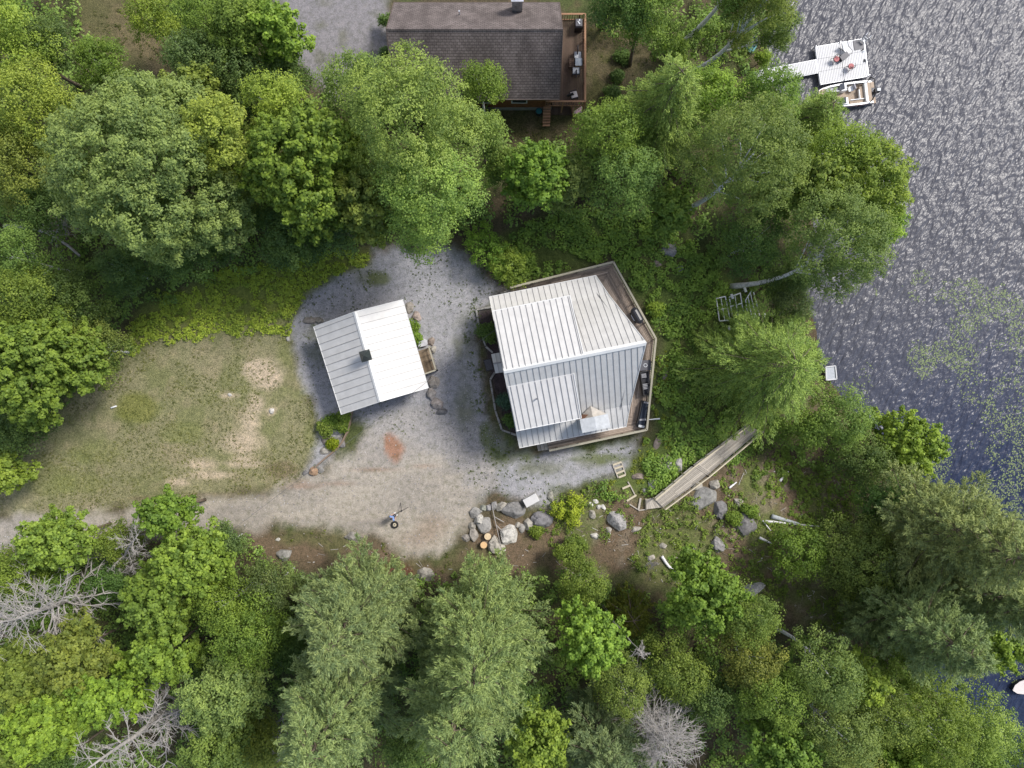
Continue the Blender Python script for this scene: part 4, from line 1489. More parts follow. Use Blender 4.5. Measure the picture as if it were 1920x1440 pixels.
MB().ball((.02, 0, 1.735), (.115, .095, .085), 14, 8, -.2).build('hair', M['hair'], per, smooth=True)
for s in (1, -1):
    MB().ball((.1, s * .13, .05), (.16, .055, .05), 12, 6).build('shoe', M['gel'], per, smooth=True)
    MB().ball((.135, s * .035, 1.675), (.012, .016, .01), 8, 5).build('eye', M['black'], per)
MB().beam((.135, 0, 1.66), (.152, 0, 1.635), .022, .02).build('nose', M['skin'], per, bevel=.006)
MB().box((.32, 0, 1.10), (.12, .22, .05)).build('handheld_controller', M['charcoal'], per, bevel=.02)
x, y, z = G(740.5, 983.5)
ty = thing('black_ring', (x, y, z), 'small black tyre with a pale hub lying on the driveway just below the person', 'ring', rz=.5)
MB().tube([(.24 * math.cos(t), .24 * math.sin(t), .09) for t in [i * math.pi / 12 for i in range(25)]], .085, 10).build('tread', M['rubber'], ty, smooth=True)
MB().cyl((0, 0, .05), .15, .06, 18).build('rim', M['palewood'], ty)
MB().cyl((0, 0, .11), .045, .05, 10).build('hub', M['black'], ty)
x, y, z = G(754.5, 956)
tp = thing('tripod_stand', (x, y, z), 'thin black three-legged stand spread on the driveway beside the person', 'tripod')
top = (0, 0, .55)
for a, b_ in ((-.15, .62), (.5, .22), (-.35, -.2)):
    MB().tube([top, (a, b_, .01)], .022, 6).build('leg', M['black'], tp)
MB().cyl((0, 0, .5), .07, .16, 10).build('head', M['black'], tp)

# logs
LG = 'fallen logs on the rocky slope'


def log(a, b_, r, mat, label, dz=.12, grp=LG, bend=0.0):
    A, B = Vector(G(*a, dz)), Vector(G(*b_, dz))
    m_ = MB()
    pts = []
    for i in range(7):
        t = i / 6
        p = A.lerp(B, t)
        q = (B - A).cross(Vector((0, 0, 1))).normalized() * bend * math.sin(math.pi * t)
        pts.append(p + q + Vector((0, 0, random.uniform(-.01, .02))))
    m_.tube(pts, [r * (1 - .45 * i / 6) for i in range(7)], 8)
    tag(m_.build('fallen_log', mat, smooth=True), label, 'log', grp)


bl = plain('weathered_log', (.38, .41, .43), .9, 6, .25)
log((1447, 968), (1500, 983), .2, bl, 'thick blue-grey fallen log, upper of the pair on the slope below the boardwalk')
log((1434, 977), (1535, 987), .11, M['birch'], 'thin white birch log lying just under the thick blue-grey log')
log((1424, 1008), (1447, 1019), .12, M['birch'], 'short white birch log below the blue-grey pair')
log((1367, 915), (1381, 904), .1, M['birch'], 'short white birch log beside the boulders near the boardwalk', bend=0)
log((1462, 902), (1478, 884), .12, M['birch'], 'white birch log among ferns beyond the boulders')
log((1241, 1043), (1290, 1078), .14, M['birch'], 'white birch log slanting under the bright maple', bend=.4)
log((1430, 976), (1445, 995), .07, M['birch'], 'thin pale stick beside the end of the blue-grey logs')
log((1237, 785), (1213, 787), .06, M['pvc'], 'short white pipe end sticking from the ferns by the deck corner', dz=.5)
log((8, 424), (150, 480), .17, M['deadwood'], 'long bare grey trunk leaning across the dark gap behind the lawn trees', dz=2.2, bend=-.8)
log((703, 1035), (710, 1042), .09, M['palewood'], 'pale bark piece on the red soil below the driveway')

# ================================================================== boulders
def rock(px, py, rx, ry, label, rz=0.0, tone=(1, 1, 1), hz=.6, grp='boulders around the clearing', dz=None, name='boulder'):
    a, b_ = rx * .0455 * 1.2, ry * .0455 * 1.2
    h = hz * (a + b_) / 2
    x, y, z = G(px, py, h * .5)
    z -= h * .5
    nu, nv = (28, 18) if rx > 7 else (16, 10)
    sd = Vector((px * .37, py * .21, rx))
    rr_ = random.Random(int(px * 7 + py * 13))
    cuts = [(Vector((rr_.gauss(0, 1), rr_.gauss(0, 1), rr_.uniform(-.1, 1.1))).normalized(), rr_.uniform(.58, .86)) for _ in range(8)]
    vs, fs = [], []
    for j in range(nv + 1):
        t = math.pi * j / nv
        for i in range(nu):
            p = 2 * math.pi * i / nu
            d = Vector((math.sin(t) * math.cos(p), math.sin(t) * math.sin(p), math.cos(t)))
            f = 1 + .38 * mnoise.noise(d * 1.3 + sd) + .14 * mnoise.noise(d * 3.4 + sd) + .05 * mnoise.noise(d * 8 + sd)
            q = d * f
            # broken flat faces
            for nn, lv in cuts:
                e_ = q.dot(nn) - lv
                if e_ > 0:
                    q -= nn * e_ * .9
            u_, v_, w_ = q.x * a, q.y * b_, q.z * h
            vs.append((x + u_ * math.cos(rz) - v_ * math.sin(rz), y + u_ * math.sin(rz) + v_ * math.cos(rz), z + w_ * .95 + h * .25))
    for j in range(nv):
        for i in range(nu):
            fs.append((j * nu + i, (j + 1) * nu + i, (j + 1) * nu + (i + 1) % nu, j * nu + (i + 1) % nu))
    m_ = MB()
    m_.add(vs, fs)
    o = m_.build(name, M['stone'])
    o.color = (*tone, 1)
    tag(o, label, 'boulder' if rx > 6 else 'rock', grp)
    return o


W_, D_, R_, P_ = (1.7, 1.68, 1.62), (.62, .62, .66), (.9, .76, .68), (1.25, 1.2, 1.1)
ring = 'boulders of the stone ring'
for t in (
    (891, 961, 11, 9, 'grey boulder at the driveway corner of the stone ring, behind the white one', .3, (1, 1, 1), .5, ring),
    (898, 975, 9.5, 9, 'bright white boulder set on top of two larger grey ones in the stone ring', 0, W_, 1.0, ring),
    (908, 984, 14, 12, 'large grey boulder directly under the bright white one', .4, (1.05, 1.05, 1.05), .6, ring),
    (886, 985, 7, 7, 'pale green-grey rock on the driveway side of the white boulder', 0, P_, .6, ring),
    (887, 1003, 9, 11, 'brownish boulder between the driveway and the log rounds', .2, (.95, .9, .85), .5, ring),
    (874, 1009, 8, 7, 'brownish boulder at the trees, outermost of the stone ring', 0, (.95, .9, .85), .5, ring),
    (906, 953, 7, 6, 'greenish small boulder, first in the top row of the stone ring', 0, (.85, .9, .8), .6, ring),
    (917, 953, 6, 6, 'small angular grey boulder, second in the top row of the stone ring', .4, (1, 1, 1.05), .7, ring),
    (927, 947, 7, 8, 'grey boulder where the long branch starts', 0, (.9, .9, .92), .6, ring),
    (941, 950, 10, 8, 'pale angular boulder beside the large dark one in the top row', .2, P_, .7, ring),
    (964, 957, 21, 14, 'largest dark grey boulder in the stone ring, near the utility cabinet', -.1, (.78, .78, .8), .55, ring),
    (954, 1004, 19, 14, 'large white faced boulder at the foot of the stone ring', .5, W_, .6, ring),
    (929, 1025, 15, 15, 'large grey boulder half under the pine, beside the orange log round', .2, P_, .6, ring),
    (971, 985, 5, 5, 'little rounded rock next to the white faced boulder', 0, P_, .7, ring),
    (978, 991, 6, 8, 'narrow grey rock between the white faced boulder and the striped one', 0, (1, .98, .95), .6, ring),
    (992, 984, 10, 11, 'pale striped boulder with a split face', .3, P_, .7, ring),
    (1016, 976, 16, 15, 'tall dark boulder at the yellow bush end of the stone ring', .2, (.66, .66, .72), .75, ring),
    (1033, 931, 6, 9, 'oval mossy rock between the utility cabinet and the yellow bush', 0, (.95, .95, .85), .5, ring),
    (1035, 950, 5, 6, 'small mossy rock touching the yellow bush', 0, (.9, .9, .85), .5, ring),
    (1156, 976, 14, 17, 'big rounded striped boulder below the timber steps', .3, (1.15, 1.15, 1.2), .7),
    (1320, 935, 27, 18, 'huge flat slab boulder beside the boardwalk', .35, (.85, .86, .86), .35),
    (1353, 957, 14, 14, 'dark wedge boulder just below the huge flat slab', -.5, (.6, .6, .64), .6),
    (1398, 985, 18, 19, 'broad dark boulder between the flat slab and the blue-grey logs', .2, (.55, .55, .58), .5),
    (1348, 1021, 13, 11, 'grey wedge boulder in the brown clearing', -.4, (.9, .9, .95), .6),
    (1341, 909, 9, 8, 'pointed pale boulder with a dark hollow by the boardwalk rail', 0, P_, .8),
    (1306, 912, 9, 8, 'jumbled pale rock touching the boardwalk rail', .6, P_, .7),
    (1385, 941, 9, 7, 'pale crumbled rock in the middle of the fern slope', -.5, P_, .6),
    (1226, 906, 7, 9, 'white edged rock in the grass between steps and boardwalk', -.6, W_, .6),
    (1198, 894, 12, 6, 'low reddish rock in the grass beside the timber steps', .1, R_, .4),
    (1209, 920, 6, 5, 'small dark rock near the top of the boardwalk', 0, D_, .5),
    (1256, 872, 6, 11, 'narrow white slab standing beside the boardwalk', .4, W_, .6),
    (1272, 870, 8, 13, 'tall white rock behind the boardwalk rail', .3, (1.4, 1.36, 1.38), .6),
    (1243, 861, 10, 9, 'brown lichen boulder at the grass edge above the narrow white slab', 0, R_, .5),
    (1244, 892, 8, 7, 'greenish rock in the grass under the boardwalk edge', 0, (.8, .85, .7), .5),
    (1111, 965, 7, 9, 'grey pitted rock beside the white stone heap', .4, P_, .6),
    (1142, 993, 6, 6, 'small pale rock touching the big striped boulder', 0, P_, .6),
    (1193, 993, 8, 5, 'pale mossy rock on the brown slope', .2, P_, .5),
    (1220, 1046, 7, 6, 'rounded grey rock by the end of the slanting birch log', 0, P_, .6),
    (1244, 1024, 7, 5, 'small pale rock in the brown clearing above the slanting birch log', 0, P_, .5),
    (1115, 1005, 7, 6, 'pale rock in the middle of the brown clearing', 0, W_, .5),
    (1414, 1106, 22, 13, 'big smooth blue-grey boulder half under the birch crowns', .7, (1.0, 1.05, 1.12), .6),
    (1258, 468, 15, 14, 'large grey boulder under the trees behind the lake house', 0, (.85, .88, .95), .7),
    (1274, 503, 8, 6, 'bluish rock sunk in the weeds behind the lake house', .3, (.8, .82, .95), .4),
    (1232, 493, 7, 6, 'dull brown rock in the weeds, between the deck corner and the large grey boulder', 0, R_, .4),
    (1394, 998, 8, 5, 'little white stone against the broad dark boulder', 0, W_, .6),
    (1247, 703, 5, 8, 'brown rock in the ferns beside the deck', 0, R_, .5),
    (1232, 830, 6, 12, 'long brown rock at the grass edge by the deck corner', -.2, R_, .4),
    (812, 716, 11, 12, 'broad brown boulder, uppermost of the garage corner row', 0, (1.0, .93, .88), .5, 'boulders beside the garage'),
    (809, 737, 9, 9, 'split boulder at the very corner of the garage roof', .3, (.95, .9, .9), .6, 'boulders beside the garage'),
    (820, 757, 11, 11, 'pale pink boulder in the garage corner row', .2, (1.15, 1.05, 1.03), .6, 'boulders beside the garage'),
    (828, 772, 9, 6, 'dark cracked boulder ending the garage corner row', 0, D_, .6, 'boulders beside the garage'),
    (768, 578, 8, 9, 'brownish boulder at the upper roof corner of the garage', 0, (1.0, .93, .85), .5, 'boulders beside the garage'),
    (780, 593, 7, 10, 'pink boulder beside the strip of bright grass', .4, (1.3, 1.1, 1.02), .6, 'boulders beside the garage'),
    (808, 640, 6, 8, 'mottled rock at the head of the wooden landing', 0, R_, .6, 'boulders beside the garage'),
    (813, 655, 5, 6, 'small pale rock touching the landing rail', 0, P_, .6, 'boulders beside the garage'),
    (580, 602, 14, 6, 'long flat brown rock by the far garage roof corner', .1, (.75, .70, .66), .4, 'boulders beside the garage'),
    (598, 601, 8, 6, 'round mossy rock tucked beneath the garage roof edge', 0, (.7, .68, .64), .6, 'boulders beside the garage'),
    (631, 803, 9.5, 11, 'blue-grey boulder among bright plants below the garage', 0, (1.15, 1.18, 1.28), .7, 'boulders beside the garage'),
    (611, 825, 10, 9, 'flat brown rock between the gravel and the bright plants', 0, (.85, .75, .7), .35, 'boulders beside the garage'),
    (609, 845, 9, 7, 'crumbling white rock on the gravel spit', 0, P_, .5, 'boulders beside the garage'),
    (637, 829, 8, 10, 'dark slab leaning on the timber edging', .3, (.72, .7, .72), .5, 'boulders beside the garage'),
    (601, 882, 6, 5, 'small grey rock at the end of the timber edging', 0, (.9, .9, .9), .6, 'boulders beside the garage'),
    (588, 884, 9, 8, 'orange-brown rock at the tip of the gravel spit', .5, (1.25, .85, .58), .6, 'boulders beside the garage'),
    (572, 886, 4, 4, 'small dark rock on the lawn side of the gravel spit tip', 0, D_, .6, 'boulders beside the garage'),
    (533, 1041, 13, 10, 'rounded grey boulder at the edge of the lower forest', .3, (.95, .95, .93), .6),
    (662, 1008, 14, 9, 'dull boulder at the road edge on the red soil bank', .1, (.85, .82, .78), .5),
    (797, 1076, 15, 12, 'grey boulder under the pine branches at the end of the soil bank', 0, P_, .6),
    (729, 1085, 7, 5, 'pale stone at the foot of the red soil patch', .2, P_, .5),
    (521, 1012, 4, 3, 'little white stone at the road edge near the lower forest', 0, W_, .6),
    (430, 740, 4, 3, 'tiny white stone in the worn patch of the lawn', 0, W_, .5),
    (508, 770, 5, 5, 'white stone in the bare patch of the lawn beside the gravel', .4, W_, .5),
    (540, 634, 3, 5, 'white stone standing at the gravel edge by the bright ferns', 0, W_, .7),
):
    rock(*t)
x, y = P(793, 643, .35)
slab = MB().prism([(x + dx * .042, y - dy * .042) for dx, dy in ((-11, -6), (2, -9), (8, -6), (9, 2), (6, 6), (-9, 9))], 0.0, .34)
tag(slab.build('stone_step', plain('pale_slab', (.50, .50, .53), .9, 5, .15), bevel=.03), 'pale flat stone step at the garage side door', 'step')
for i, (px, py) in enumerate(((1108, 946), (1122, 950), (1131, 951), (1117, 941))):
    rock(px, py, 4.5, 4, ['white broken stone, first of the heap by the yellow bush', 'white broken stone, tallest of the heap by the yellow bush', 'white broken stone, last of the heap by the yellow bush', 'white broken stone above the rest of the heap'][i], i, (2.2, 2.2, 2.2), .7, 'white stones in a heap', name='white_stone')

# twigs, bark and stone chips littering the cleared slope and the red bank
def litter(name, polys, per_m2, label, seed):
    r_ = np.random.default_rng(seed)
    m_ = MB()
    for poly in polys:
        wp = np.array(px_poly(poly))
        lo, hi = wp.min(0), wp.max(0)
        n_ = int((hi - lo).prod() * per_m2)
        q = lo + r_.random((n_, 2)) * (hi - lo)
        q = q[poly_sd(wp, q[:, 0], q[:, 1]) > .2]
        z = terrain(q[:, 0], q[:, 1])
        for (x, y), zz in zip(q, z):
            a, k = r_.random() * 6.28, r_.random()
            if k < .62:
                l = r_.uniform(.15, .7)
                m_.beam((x, y, zz + .03), (x + l * math.cos(a), y + l * math.sin(a), zz + .05), .03, .03)
            else:
                s_ = r_.uniform(.04, .13)
                m_.box((x, y, zz + s_ * .3), (s_ * 1.5, s_, s_ * .8), a, .6)
    o = m_.build(name, M['litter'])
    return tag(o, label, kind='stuff')


lm, nt_, b_ = newmat('dry_litter')
g_ = nt_.nodes.new('ShaderNodeNewGeometry')
nt_.links.new(ramp(nt_, g_.outputs['Random Per Island'], [(0, (.10, .075, .05)), (.45, (.22, .18, .13)), (.8, (.36, .33, .29)), (1, (.60, .58, .55))]), b_.inputs['Base Color'])
b_.inputs['Roughness'].default_value = .95
M['litter'] = lm
litter('clearing_litter', [ROCKY], 2.6, 'dry twigs and stone chips littering the cleared slope', 4)
litter('bank_litter', [SOIL], 1.6, 'dry twigs and stone chips on the red soil bank', 5)


def chips(name, polys, per_m2, label, seed):
    r_ = np.random.default_rng(seed)
    m_ = MB()
    for poly in polys:
        wp = np.array(px_poly(poly))
        lo, hi = wp.min(0), wp.max(0)
        n_ = int((hi - lo).prod() * per_m2)
        q = lo + r_.random((n_, 2)) * (hi - lo)
        q = q[(poly_sd(wp, q[:, 0], q[:, 1]) > .1) & (q[:, 0] > -46)]
        z = terrain(q[:, 0], q[:, 1])
        for (x, y), zz in zip(q, z):
            s_ = r_.uniform(.03, .085)
            m_.box((x, y, zz + s_ * .25), (s_ * 1.4, s_, s_ * .7), r_.random() * 6.28, .6)
    return tag(m_.build(name, M['chip']), label, kind='stuff')


cm2, nt_, b_ = newmat('stone_chip')
g_ = nt_.nodes.new('ShaderNodeNewGeometry')
nt_.links.new(ramp(nt_, g_.outputs['Random Per Island'], [(0, (.16, .155, .165)), (.6, (.34, .33, .34)), (1, (.58, .56, .55))]), b_.inputs['Base Color'])
b_.inputs['Roughness'].default_value = .95
M['chip'] = cm2
chips('loose_stones', [GRAVEL], 9, 'loose stone chips over the blue-grey gravel', 8)
chips('road_stones', [ROAD], 4, 'loose stone chips over the dirt road', 9)
# ================================================================== foliage
LEAF = leafmat()
NEEDLE = leafmat('needles', .15)
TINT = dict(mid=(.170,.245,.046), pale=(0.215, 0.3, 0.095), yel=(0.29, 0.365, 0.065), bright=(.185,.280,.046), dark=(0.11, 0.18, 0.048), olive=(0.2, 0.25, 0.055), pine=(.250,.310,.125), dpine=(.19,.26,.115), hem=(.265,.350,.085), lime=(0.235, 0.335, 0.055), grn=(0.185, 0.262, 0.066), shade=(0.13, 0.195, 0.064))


def fib(n, zmin=-.5):
    i = np.arange(n) + .5
    z = 1 - (1 - zmin) * i / n
    a = i * 2.399963 + rng.random() * 6
    r = np.sqrt(np.maximum(0, 1 - z * z))
    return np.stack([r * np.cos(a), r * np.sin(a), z], 1)


SPEC = dict(  # tuft radius, tufts per m2, leaves per tuft, leaf length, width, flatness, lobes
    maple=(.46, 1.5, 64, .22, .17, .65, 9), ash=(.60, 1.2, 90, .20, .11, .85, 12), fine=(.62, 1.3, 100, .15, .09, .8, 9),
    birch=(.55, 1.25, 100, .13, .09, .9, 10), shrub=(.36, 1.7, 56, .13, .09, .8, 6))


def crown_points(R, hv, kind):
    """tuft centres (and outward directions) over a lobed crown, centred on the origin; R lateral radius, hv half height"""
    tr, dens, n, L, W, flat, nl = SPEC[kind]
    lob = [(0, 0, hv * .42, R * .56)]
    k = max(3, int(nl * (.55 + .45 * min(1, R / 4))))
    for i in range(k):
        a = i * 2.4 + rng.random() * .8
        q = math.sqrt((i + .6) / k)
        lr = R * rng.uniform(.30, .46)
        d = (R - lr * .85) * (.55 + .5 * q) * rng.uniform(.86, 1.08)
        lob.append((d * math.cos(a), d * math.sin(a), hv * (.42 - .95 * q * q) + rng.uniform(-.12, .2) * hv, lr))
    P_, D_ = [], []
    lob = np.array(lob)
    for i, (x, y, z, r) in enumerate(lob):
        m_ = max(8, int(dens * 2.6 * math.pi * r * r))
        d = fib(m_, -.55) + rng.normal(size=(m_, 3)) * .12
        d /= np.linalg.norm(d, axis=1, keepdims=True)
        rad = r * (.86 + .28 * rng.random(m_))
        p = np.array([x, y, z]) + d * rad[:, None] * np.array([1, 1, .9])
        keep = np.ones(m_, bool)
        for j, (x2, y2, z2, r2) in enumerate(lob):
            if j != i:
                keep &= np.linalg.norm((p - np.array([x2, y2, z2])) / np.array([1, 1, .9]), axis=1) > r2 * .80
        P_.append(p[keep])
        D_.append(d[keep])
    return np.vstack(P_), np.vstack(D_), lob


def crown(kind, R, hv):
    tr, dens, n, L, W, flat, nl = SPEC[kind]
    p, d, lob = crown_points(R, hv, kind)
    rr = tr * rng.uniform(.7, 1.3, len(p))
    V, T = tuft_leaves(p, rr, n, L, W, flat, .75, .45, d)
    inner = []
    for x, y, z, r in lob:                       # leaves inside the lobes close the view through the crown
        m_ = int(r * r * 9) + 4
        q = rng.normal(size=(m_, 3))
        q = q / np.linalg.norm(q, axis=1, keepdims=True) * (rng.random((m_, 1)) ** .5) * r * .8
        inner.append(q + np.array([x, y, z]))
    inner = np.vstack(inner)
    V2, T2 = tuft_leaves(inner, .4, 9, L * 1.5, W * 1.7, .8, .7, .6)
    if kind == 'maple':                          # shoots standing out of the crown
        q = p + d * tr * .9 + np.array([0, 0, .12])
        V3, T3 = tuft_leaves(q, tr * .5, 26, L, W, 1.2, .6, .4, d)
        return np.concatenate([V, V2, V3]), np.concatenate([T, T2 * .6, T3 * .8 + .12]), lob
    if kind == 'ash':                            # drooping sprays round every tuft
        q = p + d * tr * .7 + rng.normal(size=p.shape) * .12
        V3, T3 = tuft_leaves(q, tr * .5, 34, L * 1.1, W * .8, 1.0, .8, .35, d)
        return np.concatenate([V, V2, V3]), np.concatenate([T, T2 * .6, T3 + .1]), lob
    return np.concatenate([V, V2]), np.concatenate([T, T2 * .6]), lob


def pine_crown(R, Hc, z0, lean, hem=False):
    """whorls of plumes along the stem; returns leaves and branch lines (local, base at origin)"""
    cs, dirs, br = [], [], []
    nl = int((Hc - z0) / (.66 if not hem else .5))
    for i in range(nl):
        t = i / max(1, nl - 1)
        z = z0 + (Hc - z0) * t
        prof = (1 - t) ** .62 * (.78 + .22 * math.sin(min(1, t * 3.2) * math.pi / 2)) + .07
        nb_ = 6 if t < .85 else 4
        a0 = i * 1.9
        for k in range(nb_):
            a = a0 + 2 * math.pi * k / nb_ + rng.normal() * .22
            ln = R * prof * rng.uniform(.55, 1.18) * (1.08 if i % 2 else .86)
            if ln < .25:
                continue
            tip = .16 * ln if not hem else -.28 * ln
            o_ = np.array([lean[0] * z / Hc, lean[1] * z / Hc, z])
            dv = np.array([math.cos(a), math.sin(a), 0])
            sv = np.array([-math.sin(a), math.cos(a), 0])
            br.append((o_, o_ + dv * ln * .55 + np.array([0, 0, .02]), o_ + dv * ln + np.array([0, 0, tip])))
            m_ = max(2, int(ln / .42))
            for j in range(m_):
                f = (j + 1) / m_
                if f < .28 and ln > 1.5:
                    continue
                c = o_ + dv * ln * f + np.array([0, 0, tip * f * f])
                wd = ln * .30 * (1.12 - f) + .12
                for s_ in ((0,) if f > .93 else (-1, -.45, .45, 1)):
                    cs.append(c + sv * wd * s_ + dv * abs(s_) * wd * -.25 * -1 + rng.normal(size=3) * .1)
                    dd = dv * .8 + sv * s_ * .6 + np.array([0, 0, .45 if not hem else -.15])
                    dirs.append(dd / np.linalg.norm(dd))
    cs, dirs = np.array(cs), np.array(dirs)
    n = 34
    idx = np.repeat(np.arange(len(cs)), n)
    d = rng.normal(size=(len(idx), 3))
    d /= np.linalg.norm(d, axis=1, keepdims=True)
    along = d * .55 + dirs[idx] * 1.0 + np.array([0, 0, .2])
    p = cs[idx] + d * (.20 * rng.random(len(idx)) ** .5)[:, None] * np.array([1, 1, .8]) + dirs[idx] * (rng.uniform(-.22, .42, len(idx)))[:, None]
    nrm = np.array([0, 0, 1.0]) + rng.normal(size=(len(idx), 3)) * .55
    tt = rng.random(len(cs))
    T = np.clip(.5 + (tt[idx] - .5) * .7 + rng.normal(size=len(idx)) * .2, 0, 1.2)
    V = leaf_quads(p, nrm, (.28 if not hem else .2) * (.7 + .6 * rng.random(len(idx))), .06 if not hem else .055, along)
    return V, T, br


def trunk_mesh(name, h, r, lean, lobes, zc, mat, parent, curve=0.0, straight=False):
    m_ = MB()
    pts, rad = [], []
    c = np.array([rng.normal() * .12 * h * .2, rng.normal() * .12 * h * .2]) + curve * np.array([lean[1], -lean[0]])
    for i in range(9):
        t = i / 8
        b_ = math.sin(math.pi * t)
        pts.append((lean[0] * t + c[0] * b_, lean[1] * t + c[1] * b_, h * t - (.25 if i == 0 else 0)))
        rad.append(r * (1.25 if i == 0 else 1 - .78 * t))
    m_.tube(pts, rad, 8)
    if lobes is not None:
        for x, y, z, lr in lobes[1:]:
            t0 = min(.9, max(.3, (zc + z - lr * .9) / h * .82))
            p0 = Vector((lean[0] * t0 + c[0] * math.sin(math.pi * t0), lean[1] * t0 + c[1] * math.sin(math.pi * t0), h * t0))
            p1 = Vector((x + lean[0], y + lean[1], zc + z))
            mid = p0.lerp(p1, .55) + Vector((0, 0, lr * .25))
            m_.tube([p0, mid, p1], [r * .28, r * .18, r * .05], 6)
    return m_.build(name, mat, parent, smooth=True)


GRP = dict(maple='maples around the clearing', ash='broadleaf trees around the clearing', fine='broadleaf trees around the clearing', birch='birches around the clearing',
           shrub='shrubs around the clearing', pine='pines around the clearing', hem='hemlocks around the clearing')
NAME = dict(maple='maple_tree', ash='broadleaf_tree', fine='broadleaf_tree', birch='birch_tree', shrub='shrub', pine='pine_tree', hem='hemlock_tree')
CAT = dict(shrub='shrub')


def tree(px, py, rpx, h, kind, tint, label, base=None, vs=1.0, tr=None, bark=None, curve=0.0):
    """px,py: the crown's centre in the photo, rpx its half width there, h the height in metres"""
    zg = -1.0
    cz = .62 if kind not in ('pine', 'hem') else .5
    for _ in range(4):
        x, y = P(px, py, zg + h * cz)
        zg = max(tz(x, y), ZW + .1) if base is None else G(*base)[2]
    R = rpx * (H - zg - h * cz) / F
    col = TINT[tint] if isinstance(tint, str) else tint
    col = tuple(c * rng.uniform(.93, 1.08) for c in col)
    bx, by = (x, y) if base is None else G(*base)[:2]
    root = thing(NAME[kind], (bx, by, zg), label, CAT.get(kind, 'tree'), GRP[kind])
    lean = (x - bx, y - by)
    r = tr or max(.05, h * .0125)
    bk = bark or (M['birch'] if kind == 'birch' else M['bark'])
    if kind in ('pine', 'hem'):
        V, T, br = pine_crown(R * 1.28, h, h * .17, lean, kind == 'hem')
        m_ = MB()
        m_.tube([(lean[0] * t, lean[1] * t, h * t - (.2 if t == 0 else 0)) for t in (0, .25, .5, .75, 1)], [r * 1.3, r, r * .75, r * .45, .03], 8)
        for a, b_, c in br:
            m_.tube([a, b_, c], [.045, .03, .012], 4, False)
        m_.build('trunk', bk, root, smooth=True)
        o = quads_mesh('crown', V, NEEDLE, T, root)
    else:
        hv = h * .36 * vs
        zc = h - hv * .9
        V, T, lob = crown(kind, R, hv)
        V = V + np.array([lean[0], lean[1], zc])
        trunk_mesh('trunk', zc + hv * .25, r, lean, lob if R > 1.2 else None, zc, bk, root, curve)
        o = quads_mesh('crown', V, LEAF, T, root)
    o.color = (*col, 1)
    return root


def dead_tree(base, top, h, R, seed, label, dense=1.0, hb=0.0, r0=.2, start=.3):
    """bare grey tree from a base pixel towards a top pixel"""
    rg_ = random.Random(seed)
    b3 = G(*base)
    tx, ty = P(*top, b3[2] + h)
    root = thing('dead_tree', b3, label, 'tree', 'dead grey trees')
    tv = Vector((tx - b3[0], ty - b3[1], h))
    m_, m2 = MB(), MB()
    pts = [tv * (i / 8) + Vector((rg_.uniform(-.12, .12), rg_.uniform(-.12, .12), -.2 if i == 0 else 0)) for i in range(9)]
    m_.tube(pts, [r0 * (1.1 - .95 * i / 8) for i in range(9)], 7)
    nb_ = int(34 * dense)
    for i in range(nb_):
        t = start + (1 - start) * (i + rg_.random()) / nb_
        f = t * 8
        k = min(7, int(f))
        p = pts[k].lerp(pts[k + 1], f - k)
        a = rg_.random() * 6.283
        ln = R * (1.15 - .75 * t) * rg_.uniform(.5, 1.1)
        d = Vector((math.cos(a), math.sin(a), rg_.uniform(.05, .6))).normalized()
        q = [p]
        for j in range(5):
            d = (d + Vector((rg_.gauss(0, .18), rg_.gauss(0, .18), .03 - .07 * j))).normalized()
            q.append(q[-1] + d * ln / 5)
        rb = max(.03, r0 * .34 * (1.1 - t))
        m2.tube(q, [max(rb * (1 - .16 * j), .014) for j in range(6)], 5, False)
        for j in range(1, 6):
            for s_ in range(3 if dense < 2 else 4):
                d2 = (q[j] - q[j - 1]).normalized() + Vector((rg_.gauss(0, .75), rg_.gauss(0, .75), rg_.gauss(0, .4)))
                d2.normalize()
                l2 = ln * rg_.uniform(.16, .38)
                e1 = q[j] + d2 * l2 * .55
                e2 = e1 + (d2 + Vector((rg_.gauss(0, .35), rg_.gauss(0, .35), rg_.gauss(0, .25)))).normalized() * l2 * .5
                m2.tube([q[j], e1, e2], [rb * .5, rb * .36, .008], 4, False)
                d3 = (d2 + Vector((rg_.gauss(0, .6), rg_.gauss(0, .6), rg_.gauss(0, .3)))).normalized()
                m2.tube([e1, e1 + d3 * l2 * .4], [rb * .34, .007], 3, False)
    m_.build('trunk', M['deadwood'], root, smooth=True)
    m2.build('bare_crown', M['deadwood'], root)
    return root
